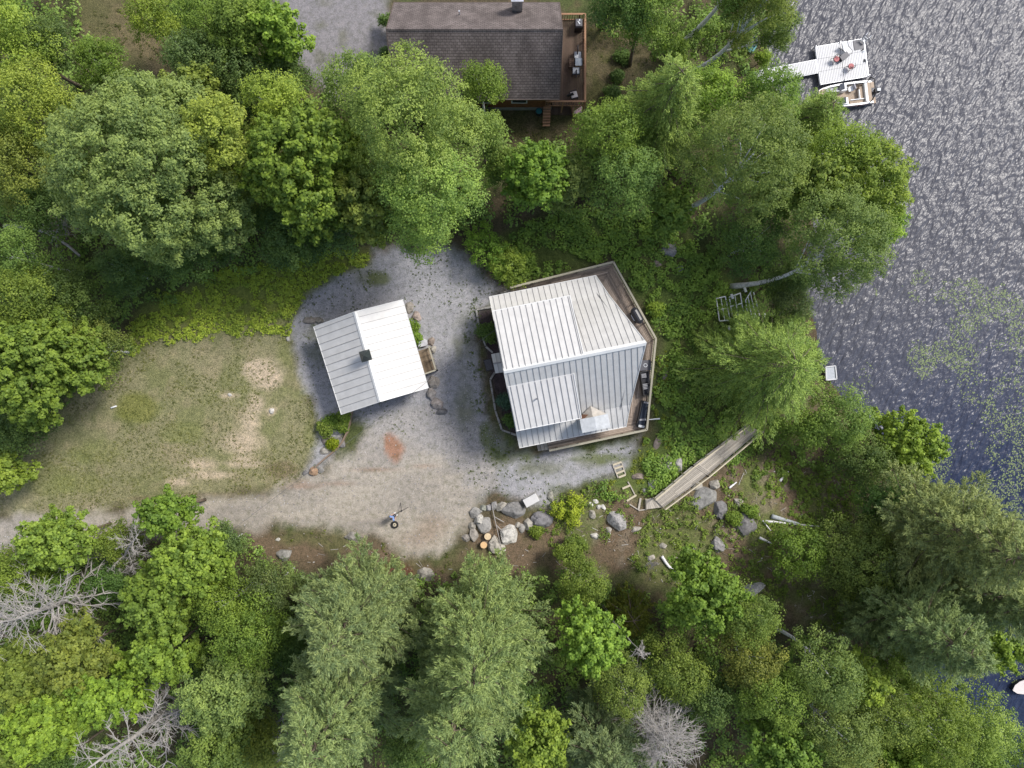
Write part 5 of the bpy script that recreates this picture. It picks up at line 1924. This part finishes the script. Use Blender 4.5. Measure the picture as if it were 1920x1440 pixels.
TREES = [
    # --- forest above and beside the lawn
    (18, 70, 78, 14, 'fine', 'yel', 'bright yellow-green tree filling the top corner beside the brown yard'),
    (70, 205, 82, 13, 'fine', 'yel', 'yellow-green drooping tree just below the top corner one'),
    (105, 88, 48, 10, 'fine', 'dark', 'dark green tree at the brown yard edge, between two yellow-green ones'),
    (205, 130, 54, 7, 'birch', 'mid', 'small mid-green tree at the lower end of the brown yard'),
    (292, 42, 46, 8, 'birch', 'lime', 'small lime tree with a thin white stem between brown yard and dark shed gap'),
    (398, 48, 58, 10, 'fine', 'mid', 'fine leaved green tree above the dark shed gap'),
    (462, 62, 56, 11, 'ash', 'mid', 'rounded green tree between the shed gap and the lime tree by the upper drive'),
    (526, 70, 46, 11, 'maple', 'lime', 'lime green maple at the edge of the upper gravel drive'),
    (372, 118, 58, 9, 'fine', 'shade', 'grey-green tree below the dark shed gap'),
    (452, 140, 56, 9, 'birch', 'shade', 'dull green birch leaning beside the upper drive'),
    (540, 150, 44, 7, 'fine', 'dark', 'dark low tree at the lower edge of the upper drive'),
    (372, 198, 66, 9, 'maple', 'olive', 'olive maple just above the great ash tree'),
    (288, 330, 168, 17, 'ash', 'pale', 'great pale green ash tree with rounded tufts, largest crown above the lawn'),
    (432, 268, 66, 17, 'ash', 'yel', 'yellow-tinted crown shouldering the great ash tree'),
    (532, 206, 60, 13, 'fine', 'yel', 'yellow-green tree above the spiky maple'),
    (578, 322, 108, 16, 'maple', 'bright', 'spiky deep green maple with upright shoots beside the great ash'),
    (668, 178, 66, 13, 'fine', 'grn', 'green tree spreading at the foot of the upper drive'),
    (770, 255, 128, 18, 'fine', 'hem', 'large pale feathery tree whose top covers the shingled roof corner'),
    (810, 372, 96, 16, 'fine', 'hem', 'feathery yellow-green tree hanging over the blue-grey gravel'),
    (690, 388, 70, 13, 'maple', 'olive', 'olive maple with hanging tips between spiky maple and gravel'),
    (906, 168, 42, 10, 'birch', 'mid', 'round green tree standing before the shingled roof, right under its eave'),
    (905, 262, 44, 11, 'fine', 'grn', 'narrow green tree between shingled house and pale feathery tree'),
    (22, 310, 76, 12, 'fine', 'olive', 'olive tree at the picture edge above the bare leaning trunk'),
    (95, 395, 52, 8, 'fine', 'dark', 'dark tree in the hollow beside the great ash'),
    (50, 488, 66, 11, 'birch', 'grn', 'fresh green tree just below the bare leaning trunk'),
    (70, 570, 78, 12, 'fine', 'mid', 'wide mid-green tree at the picture edge above the lawn wood corner'),
    (140, 560, 62, 9, 'fine', 'dark', 'dark green tree behind the bright fern strip'),
    (70, 690, 108, 13, 'maple', 'bright', 'wide bright green tree overhanging the upper lawn edge'),
    (178, 655, 62, 8, 'birch', 'grn', 'fresh green small tree where fern strip meets lawn'),
    (40, 790, 60, 8, 'fine', 'dark', 'dark green tree at the lawn edge above the little yellow-green one'),
    (8, 880, 42, 6, 'maple', 'lime', 'little yellow-green maple where lawn and picture edge meet'),
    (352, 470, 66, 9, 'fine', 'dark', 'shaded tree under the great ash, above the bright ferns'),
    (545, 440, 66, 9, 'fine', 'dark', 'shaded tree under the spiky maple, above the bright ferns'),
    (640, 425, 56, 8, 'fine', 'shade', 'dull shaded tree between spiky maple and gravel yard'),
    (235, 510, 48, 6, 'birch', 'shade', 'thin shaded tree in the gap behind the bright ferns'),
    # --- between the two houses
    (1008, 335, 62, 10, 'maple', 'bright', 'bright green maple between the two houses'),
    (1062, 340, 40, 8, 'ash', 'grn', 'blue-green tree beside the bright maple between the houses'),
    (955, 320, 38, 8, 'fine', 'mid', 'small green tree squeezed beside the large feathery one'),
    (1140, 262, 70, 12, 'fine', 'mid', 'mid-green tree below the brown path of the upper yard'),
    (1170, 345, 66, 11, 'fine', 'grn', 'fine leaved green tree above the weeds behind the lake house'),
    (1240, 205, 72, 14, 'hem', 'hem', 'pale yellow hemlock below the trodden path'),
    (1252, 398, 40, 7, 'maple', 'bright', 'low bright maple above the large grey boulder'),
    (1320, 195, 60, 11, 'fine', 'lime', 'yellow-green tree between pale hemlock and the big birch'),
    (1395, 305, 108, 16, 'birch', 'grn', 'big green birch crown with pale limbs, between the houses and lake', (1289, 392)),
    (1432, 200, 62, 13, 'birch', 'mid', 'mid-green birch crown beside the dock gangway'),
    (1500, 360, 66, 14, 'maple', 'mid', 'green maple between the two big birches'),
    (1600, 350, 82, 14, 'ash', (.215, .30, .05), 'bright green lakeside tree reaching far out over the water'),
    (1555, 300, 66, 14, 'fine', (.215, .30, .05), 'bright green tree below the moored boat'),
    (1555, 455, 100, 15, 'birch', 'grn', 'wide birch crown with white forked limbs over the water', (1369, 537)),
    (1634, 420, 42, 10, 'ash', 'lime', 'yellow-green tip crown, outermost over the water'),
    (1518, 232, 50, 10, 'hem', 'hem', 'thin yellow-green hemlock covering the bow of the boat'),
    (1478, 520, 42, 8, 'fine', 'dark', 'dark green tree on the shore beside the stored tube frames'),
    (1475, 580, 44, 7, 'birch', 'shade', 'dull green shore tree between tube frames and water'),
    (1405, 455, 56, 9, 'birch', 'dark', 'dark birch in shade above the leaning white trunk'),
    (1438, 690, 112, 13, 'hem', 'hem', 'large yellow-green hemlock between the deck ferns and the lake'),
    (1572, 785, 58, 9, 'fine', 'grn', 'green shore tree just below the small pale dock end'),
    (1695, 835, 62, 9, 'maple', 'lime', 'bright yellow-green maple leaning out over the lily pads'),
    (1500, 800, 42, 7, 'fine', 'mid', 'green tree at the lower end of the boardwalk'),
    (1610, 860, 48, 8, 'fine', 'dark', 'dark green tree behind the yellow-green lakeside maple'),
    # --- upper shore by the dock
    (1168, 22, 60, 13, 'fine', 'dark', 'dark green tree beside the shingled house deck corner', (1130, 50)),
    (1215, 30, 60, 13, 'fine', 'mid', 'green tree top above the trodden lake path'),
    (1388, -40, 62, 17, 'birch', 'grn', 'birch crown on the first long white trunk above the lake path', (1277, 82)),
    (1418, 22, 62, 15, 'birch', 'mid', 'birch crown on the longest leaning white trunk', (1272, 146)),
    (1450, 66, 34, 9, 'birch', 'grn', 'small birch crown beside the teal chair and the water', (1344, 94)),
    (1265, 97, 28, 3.5, 'shrub', 'bright', 'round bright green shrub at the foot of the long white trunks'),
    (1322, 70, 38, 5, 'shrub', 'mid', 'leafy green shrub among the leaning white trunks'),
    (1390, 60, 30, 4, 'shrub', 'grn', 'low green shrub just above the teal chair'),
    (1430, 108, 14, 2, 'shrub', 'lime', 'tiny lime shrub at the water edge below the teal chair'),
    # --- lower shore and rocky slope
    (1775, 1000, 100, 20, 'pine', 'pine', 'giant grey-green pine leaning out over the lily bay', None),
    (1838, 1100, 72, 18, 'pine', 'pine', 'grey-green pine at the picture edge below the giant one', None),
    (1712, 1165, 82, 16, 'pine', 'dpine', 'dim blue-green pine below the giant lakeside pine', None),
    (1500, 1038, 54, 4.5, 'fine', 'mid', 'round green bush tree below the blue-grey logs'),
    (1612, 1048, 76, 7, 'fine', 'grn', 'wide green low tree beside the round bush tree'),
    (1660, 945, 48, 8, 'fine', 'dark', 'dark green tree in the shade behind the giant pine'),
    (1655, 1120, 46, 7, 'birch', 'dark', 'dark low birch between wide green tree and dim pine'),
    (1852, 1205, 42, 10, 'maple', 'lime', 'yellow-green maple jutting into the dark bay'),
    (1780, 1215, 50, 11, 'birch', 'hem', 'pale yellow birch at the head of the dark bay'),
    (1690, 1240, 52, 9, 'birch', 'mid', 'green birch by the narrow end of the dark bay'),
    (1597, 1262, 42, 11, 'maple', 'lime', 'lime green maple beside the bent white birch stems'),
    (1535, 1250, 70, 13, 'birch', 'grn', 'tall grey-green birch crown below the brown clearing'),
    (1560, 1360, 74, 13, 'birch', 'grn', 'grey-green birch crown along the bottom, next to the tall one'),
    (1440, 1290, 66, 12, 'birch', 'mid', 'rounded fresh birch crown below the bright clearing maple'),
    (1455, 1395, 66, 12, 'maple', 'mid', 'green maple at the bottom edge under the rounded birch'),
    (1640, 1330, 60, 12, 'birch', 'olive', 'olive birch crown with a bent white stem'),
    (1722, 1345, 84, 13, 'birch', 'mid', 'broad green birch crown with branching white stems'),
    (1815, 1345, 68, 12, 'birch', 'hem', 'pale green birch crown along the lower bay shore'),
    (1890, 1410, 58, 11, 'birch', 'grn', 'grey-green birch in the bottom corner by the bay'),
    (1800, 1425, 64, 11, 'fine', 'mid', 'mid-green tree at the bottom edge near the bay corner'),
    (1690, 1425, 60, 11, 'maple', 'lime', 'yellow-green maple at the bottom edge among birches'),
    (1600, 1435, 52, 10, 'fine', 'olive', 'olive tree at the bottom edge below the grey-green birches'),
    # --- below the driveway, from the clearing towards the far corner
    (1318, 1112, 74, 10, 'maple', 'bright', 'bright fresh maple at the lower edge of the brown clearing'),
    (1388, 1150, 62, 11, 'birch', 'mid', 'green birch beside the bright fresh maple'),
    (1400, 1225, 60, 11, 'birch', 'olive', 'olive-green birch below the smooth blue-grey boulder'),
    (1182, 1152, 46, 4.5, 'hem', (.125, .150, .020), 'dark golden low hemlock at the clearing edge'),
    (1095, 1092, 44, 5, 'birch', 'mid', 'green low tree between the big pine and the brown clearing'),
    (1062, 1040, 26, 3, 'shrub', 'mid', 'small green shrub on the red soil below the yellow bush'),
    (1108, 1195, 62, 10, 'maple', 'lime', 'lime maple between the big pine and the bare birch stem'),
    (1160, 1275, 60, 10, 'birch', 'olive', 'brownish olive tree below the lime maple'),
    (1262, 1250, 62, 9, 'fine', 'mid', 'dull green tree behind the bare bushy snag'),
    (1325, 1300, 50, 9, 'fine', 'dark', 'dark green tree in the gap beside the bare bushy snag'),
    (1010, 1385, 58, 12, 'maple', 'lime', 'yellow-green maple at the bottom edge between two pines'),
    (900, 1190, 102, 19, 'pine', 'pine', 'huge pale pine directly below the stone ring', None),
    (865, 1285, 104, 19, 'pine', 'pine', 'huge pale pine standing below the stone ring pine', None),
    (668, 1150, 100, 18, 'pine', 'pine', 'large pine with a bare trunk side, below the red soil bank', None),
    (640, 1310, 104, 19, 'pine', 'pine', 'large yellowish pine at the bottom, between two dark gaps', None),
    (1128, 1400, 70, 14, 'pine', 'dpine', 'dull dark pine at the bottom edge next to the bare bushy snag', None),
    (515, 1095, 52, 8, 'birch', 'shade', 'dull green tree at the forest edge below the road bank boulder'),
    (470, 1180, 72, 11, 'fine', 'mid', 'wide green tree between bright maples and the large pines'),
    (545, 1215, 40, 7, 'fine', 'dark', 'dark green tree beside the lower large pine'),
    (365, 1045, 68, 11, 'maple', 'lime', 'bright lime tree at the road edge below the lawn'),
    (318, 962, 42, 10, 'maple', 'mid', 'dark green tree sticking out across the dirt road'),
    (312, 1120, 66, 11, 'maple', 'bright', 'bright green maple between the two grey dead trees'),
    (318, 1215, 56, 10, 'maple', 'lime', 'lime green maple above the fallen grey snag'),
    (425, 1130, 54, 10, 'birch', 'mid', 'mid-green tree behind the lime road edge tree'),
    (120, 1012, 60, 10, 'maple', 'lime', 'bright yellow-green tree hiding the dirt road bend'),
    (222, 1018, 34, 7, 'fine', 'mid', 'small green tree between the two road edge trees'),
    (35, 1075, 56, 9, 'fine', 'mid', 'green tree at the picture edge below the dirt road'),
    (95, 1120, 66, 7, 'birch', 'mid', 'green tree seen through the biggest dead branches'),
    (205, 1090, 40, 6, 'birch', 'dark', 'dark low tree in the gap between the dead branches'),
    (150, 1225, 64, 11, 'maple', 'olive', 'yellowing maple just below the biggest dead tree'),
    (225, 1290, 58, 11, 'maple', 'lime', 'ragged yellow-green maple beside the fallen grey snag'),
    (60, 1260, 66, 10, 'maple', 'olive', 'olive maple at the picture edge below the dead tree'),
    (100, 1345, 72, 11, 'maple', 'lime', 'yellow-green maple near the bottom corner'),
    (28, 1400, 58, 10, 'maple', 'mid', 'green maple filling the bottom corner below the olive one'),
    (130, 1425, 50, 9, 'fine', 'dark', 'dark green tree at the bottom edge beside the snag tips'),
    (432, 1290, 66, 12, 'ash', 'pale', 'pale green drooping tree beside the fallen grey snag'),
    (420, 1392, 56, 11, 'ash', 'grn', 'blue-green tree at the bottom edge below the pale drooping one'),
    (500, 1390, 50, 8, 'fine', 'olive', 'dark olive tree at the bottom edge beside the yellowish pine'),
    (760, 1400, 44, 8, 'fine', 'dark', 'dark tree in the gap between the two bottom pines'),
    (965, 1300, 42, 7, 'fine', 'dark', 'dark tree beside the huge pines, above the yellow-green maple'),
    (420, 1020, 34, 6, 'birch', 'shade', 'small dull green tree on the road bank beside the lime tree'),
]
for t in TREES:
    px, py, r, h, kind, tint, lb = t[:7]
    base = t[7] if len(t) > 7 else None
    tree(px, py, r, h, kind, tint, lb, base, tr=(.24 if h > 12 else .14) if kind == 'birch' and base else None, curve=.25 if base and kind == 'birch' else 0)

for px, py, r, h, tint, lb in (
        (908, 470, 52, 2.8, (.20, .31, .045), 'dense rounded bright green hedge shrub where gravel meets the slope, upper of two'),
        (950, 503, 44, 2.8, (.20, .31, .045), 'dense rounded bright green hedge shrub touching the deck steps'),
        (985, 494, 22, 1.6, 'mid', 'small rounded green shrub behind the deck steps'),
        (913, 622, 20, 1.8, 'dark', 'dark glossy shrub beside the entry roof of the lake house'),
        (946, 751, 13, 1.1, (.075, .145, .11), 'round blue-green shrub in the dark planting bed'),
        (957, 787, 10, .8, 'dark', 'small dark shrub low in the planting bed under the roof edge'),
        (1066, 957, 33, 1.1, (.34, .42, .05), 'bright yellow-green bush at the end of the stone ring'),
        (1006, 996, 9, .6, 'bright', 'tiny bright green plant under the dark boulder of the stone ring'),
        (1376, 972, 12, .7, 'bright', 'small bright green plant between the broad dark boulder and the wedge'),
        (1405, 958, 12, .7, 'bright', 'small bright green plant above the broad dark boulder'),
        (609, 804, 15, .7, 'mid', 'low dark green plant on the gravel beside the blue-grey boulder'),
        (622, 790, 14, .6, 'mid', 'low green plant above the blue-grey boulder by the garage'),
        (644, 782, 9, .8, 'lime', 'lime plant at the lower garage roof corner'),
        (641, 800, 9, .6, 'bright', 'bright plant beside the blue-grey boulder and the timber edging'),
        (624, 832, 7, .5, (.26, .31, .02), 'yellow-green fern frond hanging below the blue-grey boulder'),
        (772, 612, 13, .45, 'bright', 'strip of bright green grass plants against the garage roof edge'),
        (779, 634, 11, .45, 'bright', 'bright green grass clump below the pink boulder'),
        (1230, 578, 12, .9, 'lime', 'lime shrub outside the deck rail beside the grill'),
        (1080, 1020, 20, 1.6, 'mid', 'small green shrub at the start of the brown clearing'),
        (1166, 105, 12, .7, 'dark', 'small dark shrub in the upper yard beside the brown deck'),
        (1157, 142, 9, .6, 'dark', 'tiny dark shrub in the upper yard, middle of three'),
        (1148, 175, 14, .9, 'dark', 'dark rounded shrub in the upper yard near the deck stairs'),
        (728, 40, 16, 2.0, 'dark', 'dark shrub at the gable end of the shingled house'),
        (728, 100, 14, 1.6, 'dark', 'dark shrub by the lower gable wall of the shingled house')):
    tree(px, py, r, h, 'shrub', tint, lb, vs=1.25)

# bare trees
dead_tree((196, 1102), (-5, 1170), 13, 5.2, 3, 'biggest grey dead tree with wide bare branches at the picture edge', 1.6, r0=.32, start=.2)
dead_tree((196, 1098), (262, 1000), 9, 3.0, 8, 'smaller grey dead tree reaching toward the dirt road', 1.0, r0=.2, start=.3)
dead_tree((372, 1288), (160, 1445), 14, 4.2, 5, 'grey dead snag lying over the crowns near the bottom', 1.25, r0=.34, start=.16)
dead_tree((1190, 1300), (1262, 1420), 12, 4.4, 21, 'bare bushy grey snag with dense drooping twigs', 2.4, r0=.2, start=.3)
dead_tree((1128, 1135), (1208, 1232), 9, 1.5, 13, 'slim bare birch stem ending in a spray of pale twigs', .35, r0=.12, start=.82)
dead_tree((92, 455), (128, 405), 5, 2.0, 17, 'thin grey dead sapling in the dark gap beside the great ash', .7, r0=.08, start=.3)
dead_tree((555, 1300), (530, 1420), 7, 1.9, 19, 'small grey dead tree beside the yellowish pine at the bottom', .8, r0=.1, start=.3)
dead_tree((1215, 1048), (1228, 1062), 3, .8, 23, 'tiny dead sapling in the brown clearing', .3, r0=.04, start=.4)


# ------------------------------------------------------------------ uncountable ground cover
def scatter(polys, per_m2, mask=None, avoid=()):
    out = []
    for poly in polys:
        wp = np.array(px_poly(poly))
        lo, hi = wp.min(0), wp.max(0)
        n = int((hi[0] - lo[0]) * (hi[1] - lo[1]) * per_m2)
        q = lo + rng.random((n, 2)) * (hi - lo)
        sd = poly_sd(wp, q[:, 0], q[:, 1])
        w = (fbm(q[:, 0], q[:, 1], 1.6, 3) - .5) * 2.6
        q = q[(sd + w) > 0]
        out.append(q)
    q = np.vstack(out)
    z = terrain(q[:, 0], q[:, 1])
    ok = z > ZW + .2
    # into ground-sheet pixel space (as the polygons): keep off the paved area and the buildings
    X, Y = q[:, 0], q[:, 1]
    for a in avoid:
        ok &= poly_sd(px_poly(a) if not isinstance(a, tuple) else list(a), X, Y) < -.05
    q, z = q[ok], z[ok]
    return np.stack([q[:, 0], q[:, 1], z], 1)


def cover(name, polys, per_m2, size, n, L, W, hgt, tint, label=None, avoid=(), clump=.0, patch=None):
    c = scatter(polys, per_m2, avoid=avoid)
    if patch:
        f = fbm(c[:, 0] + 90, c[:, 1], patch[0], 3)
        c = c[f > patch[1]]
    r = size * rng.uniform(.5, 1.5, len(c))
    hh = (fbm(c[:, 0], c[:, 1] + 50, 2.5, 3) * 1.6 - .3).clip(.1, 1.3) * hgt
    c[:, 2] += hh * rng.random(len(c))
    tone = np.clip(fbm(c[:, 0] + 7, c[:, 1], 1.2, 3) * 1.4 - .2 + rng.normal(size=len(c)) * .2, 0, 1.1)
    V, T = tuft_leaves(c, r, n, L, W, .55, .9, .4, tone=tone)
    o = quads_mesh(name, V, LEAF, T)
    o.color = (*TINT[tint], 1) if isinstance(tint, str) else (*tint, 1)
    tag(o, label, kind='stuff')
    return o


DECKPX = [(957, 539), (1150, 491), (1230, 635), (1213, 806), (1030, 845), (960, 840), (905, 560)]
WALKPX = [(1190, 930), (1226, 928), (1300, 868), (1400, 790), (1430, 808), (1325, 897), (1246, 956), (1190, 962)]
STEPPX = [(1140, 868), (1168, 858), (1200, 925), (1200, 960), (1150, 900)]
ALLPAVE = [ROAD, GRAVEL]
cover('fern_cover', [FERN], 15, .24, 18, .18, .11, .4, (.37, .46, .075), 'bright yellow-green ferns in a strip along the lawn', avoid=ALLPAVE, patch=(1.3, .34))
cover('slope_undergrowth', [SLOPE], 7.0, .42, 30, .22, .15, .9, (.22, .34, .072), 'dense green undergrowth on the slope between deck and lake', avoid=[DECKPX, WALKPX, STEPPX, GRAVEL], patch=(1.8, .37))
cover('slope_weeds', [[(1225, 640), (1262, 640), (1262, 860), (1236, 930), (1130, 930), (1190, 860), (1222, 810)]], 7, .2, 18, .16, .06, .3, (.25, .30, .045), 'yellow-green grassy weeds beside the deck', avoid=[DECKPX, WALKPX, STEPPX], patch=(1.2, .4))
cover('clearing_weeds', [ROCKY], 5.0, .28, 20, .17, .10, .45, (.19, .265, .055), 'patchy green weeds over the rocky brown slope', avoid=[WALKPX, STEPPX], patch=(2.2, .46))
cover('fern_scrub', [[(1300, 890), (1420, 835), (1500, 850), (1580, 890), (1610, 960), (1560, 1000), (1480, 960), (1440, 900), (1380, 880), (1340, 900)]], 5.5, .34, 24, .2, .13, .7, (.17, .25, .05), 'green ferny scrub around the rocks beyond the boardwalk', avoid=[WALKPX], patch=(1.4, .42))
cover('bank_weeds', [SOIL], 2.2, .18, 14, .14, .07, .2, (.13, .16, .035), 'thin weeds on the red soil bank', patch=(2.0, .52))
FOREST = [[(-60, 380), (240, 380), (700, 380), (900, 400), (860, 465), (700, 470), (560, 480), (420, 515), (320, 555), (255, 600), (225, 668), (130, 760), (20, 890), (-60, 900)],
          [(-60, -60), (160, -60), (250, 160), (520, 160), (600, 180), (920, 200), (930, 400), (600, 430), (200, 420), (-60, 420)],
          [(300, -60), (500, -60), (560, 130), (420, 200), (330, 130)],
          [(930, 270), (1100, 270), (1300, 170), (1560, 170), (1560, 560), (1470, 600), (1400, 530), (1200, 405), (960, 430)],
          [(1110, -60), (1480, -60), (1440, 110), (1360, 100), (1240, 120), (1130, 60)],
          [(-60, 1080), (100, 1035), (300, 1010), (480, 1005), (600, 1085), (900, 1085), (1050, 1060), (1250, 1110), (1430, 1140), (1620, 1230), (1740, 1060), (1780, 1160), (1740, 1290), (1840, 1420), (1840, 1520), (-60, 1520)],
          [(1560, 780), (1720, 880), (1790, 1050), (1740, 1060), (1660, 1000), (1560, 880), (1480, 860)]]
cover('forest_undergrowth', FOREST, 2.0, .6, 30, .24, .15, 3.8, (.22, .33, .082), 'shaded leafy undergrowth below the trees', avoid=[ROAD, GRAVEL, TOPDRIVE, YARD, WALKPX])
cover('yard_weeds', [HOUSEYARD, YARD], 2.0, .2, 14, .15, .05, .12, (.11, .125, .035), 'sparse weeds in the brown yard of the shingled house', avoid=[[(1000, 30), (1098, 30), (1098, 215), (940, 215)]], patch=(1.5, .5))
cover('driveway_weeds', [GRAVEL], 5, .09, 9, .10, .045, .06, (.10, .135, .035), 'small weeds scattered over the blue-grey gravel', avoid=[DECKPX], patch=(2.6, .535))
cover('lawn_tufts', [LAWN], 16, .10, 8, .11, .035, .05, (.17, .185, .06), 'short grass tufts on the dry lawn', avoid=[ROAD, GRAVEL], patch=(2.4, .47))
# grass fringe along the house bed and stone yard
cover('grass_fringe', [[(893, 560), (905, 575), (880, 640), (905, 720), (935, 840), (1010, 855), (1010, 868), (915, 860), (890, 740), (868, 640)], [(672, 520), (722, 505), (724, 535), (690, 545)]], 14, .12, 10, .12, .04, .08, (.115, .16, .03), 'grass fringe between gravel and planting bed', patch=(1.0, .42))

# lily pads
LP = [[(1640, 545), (1690, 480), (1760, 520), (1900, 560), (1960, 600), (1960, 1140), (1850, 1000), (1760, 900), (1700, 800), (1760, 740), (1660, 610)],
      [(1860, 1100), (1960, 1100), (1960, 1280), (1880, 1260), (1850, 1180)], [(1580, 640), (1680, 560), (1780, 640), (1780, 780), (1720, 860), (1640, 790)]]
out = []
for poly, dens in zip(LP, (42, 22, 14)):
    wp = np.array([P(a, b_, ZW) for a, b_ in poly])
    lo, hi = wp.min(0), wp.max(0)
    n = int((hi - lo).prod() * dens)
    q = lo + rng.random((n, 2)) * (hi - lo)
    sdv = poly_sd(wp, q[:, 0], q[:, 1])
    f = fbm(q[:, 0] + q[:, 1] * .4, q[:, 1] - q[:, 0] * .4, 3.2, 4)
    thr = .565 - np.clip((-q[:, 1] - 1) / 9, 0, 1) * .17 + (rng.random(n) - .5) * .16
    out.append(q[(sdv + (f - .5) * 5 > 0) & (f > thr)])
q = np.vstack(out)
q = q[poly_sd(LANDPOLY, q[:, 0], q[:, 1]) < -.4]
n = len(q)
vs, fs = [], []
ang_ = rng.random(n) * 6.28
rad = rng.uniform(.035, .085, n)
for i in range(n):
    x, y = q[i]
    z = ZW + .006 + .012 * rng.random()
    b_ = len(vs)
    for k in range(7):
        a = ang_[i] + .35 + k * (6.283 - .7) / 6
        vs.append((x + rad[i] * math.cos(a), y + rad[i] * math.sin(a), z + .006 * rng.random()))
    vs.append((x + .15 * rad[i] * math.cos(ang_[i]), y + .15 * rad[i] * math.sin(ang_[i]), z))
    fs.append(tuple(range(b_, b_ + 8)))
me = bpy.data.meshes.new('lily_pads')
me.from_pydata(vs, [], fs)
at = me.attributes.new('tone', 'FLOAT', 'POINT')
at.data.foreach_set('value', np.repeat(rng.uniform(.1, 1.0, n), 8).astype(np.float32))
LPM = leafmat('lily_leaf', .05)
me.materials.append(LPM)
o = bpy.data.objects.new('lily_pads', me)
o.color = (.17, .215, .115, 1)
COL.objects.link(o)
tag(o, 'pale green lily pads floating over the lower bay', kind='stuff')
print('lily', n)
# ================================================================== light, sky, camera
EL, AZ = math.radians(47), math.radians(34)          # sun height, and its bearing from +X towards +Y
wd = bpy.data.worlds.new('World')
sc.world = wd
wd.use_nodes = True
nt = wd.node_tree
bg = nt.nodes['Background']
sky = nt.nodes.new('ShaderNodeTexSky')
sky.sky_type = 'NISHITA'
sky.sun_disc = False
sky.sun_elevation = EL
sky.sun_rotation = math.pi / 2 - AZ
sky.air_density = 1.0
sky.dust_density = 1.5
# thin broken cloud, by direction
tc = nt.nodes.new('ShaderNodeTexCoord')
nz_ = N(nt, 'ShaderNodeTexNoise', Scale=3.2, Detail=4.0, Roughness=.6)
nt.links.new(tc.outputs['Generated'], nz_.inputs['Vector'])
dp = N(nt, 'ShaderNodeVectorMath', operation='DOT_PRODUCT')
dp.inputs[1].default_value = (-.25, .42, .35)
nt.links.new(tc.outputs['Generated'], dp.inputs[0])
cl = ramp(nt, val(nt, 'ADD', nz_.outputs[0], val(nt, 'MULTIPLY', val(nt, 'SUBTRACT', dp.outputs['Value'], .30), .55)), [(.44, (0, 0, 0)), (.56, (1, 1, 1))])
nt.links.new(mix(nt, val(nt, 'MULTIPLY', cl, .72), sky.outputs[0], (4.6, 4.6, 5.1)), bg.inputs['Color'])
bg.inputs['Strength'].default_value = .14
sl_ = bpy.data.lights.new('sun', 'SUN')
sl_.energy = 3.0
sl_.angle = math.radians(14)
sl_.color = (1.0, .955, .89)
so = bpy.data.objects.new('sun', sl_)
COL.objects.link(so)
dv = Vector((math.cos(EL) * math.cos(AZ), math.cos(EL) * math.sin(AZ), math.sin(EL)))
so.rotation_euler = dv.to_track_quat('Z', 'Y').to_euler()
so.location = dv * 120
cam = bpy.data.cameras.new('camera')
cam.sensor_width = 36
cam.sensor_fit = 'HORIZONTAL'
cam.lens = 36 * F / 1920
cam.clip_end = 2000
co_ = bpy.data.objects.new('camera', cam)
COL.objects.link(co_)
co_.location = (0, 0, H)
sc.camera = co_
vs_ = sc.view_settings
vs_.view_transform = 'Standard'
vs_.look = 'None'
vs_.exposure = .36
vs_.gamma = 1
vs_.use_curve_mapping = False
sc.cycles.max_bounces = 5
sc.cycles.diffuse_bounces = 3
sc.cycles.transmission_bounces = 3
sc.cycles.transparent_max_bounces = 4
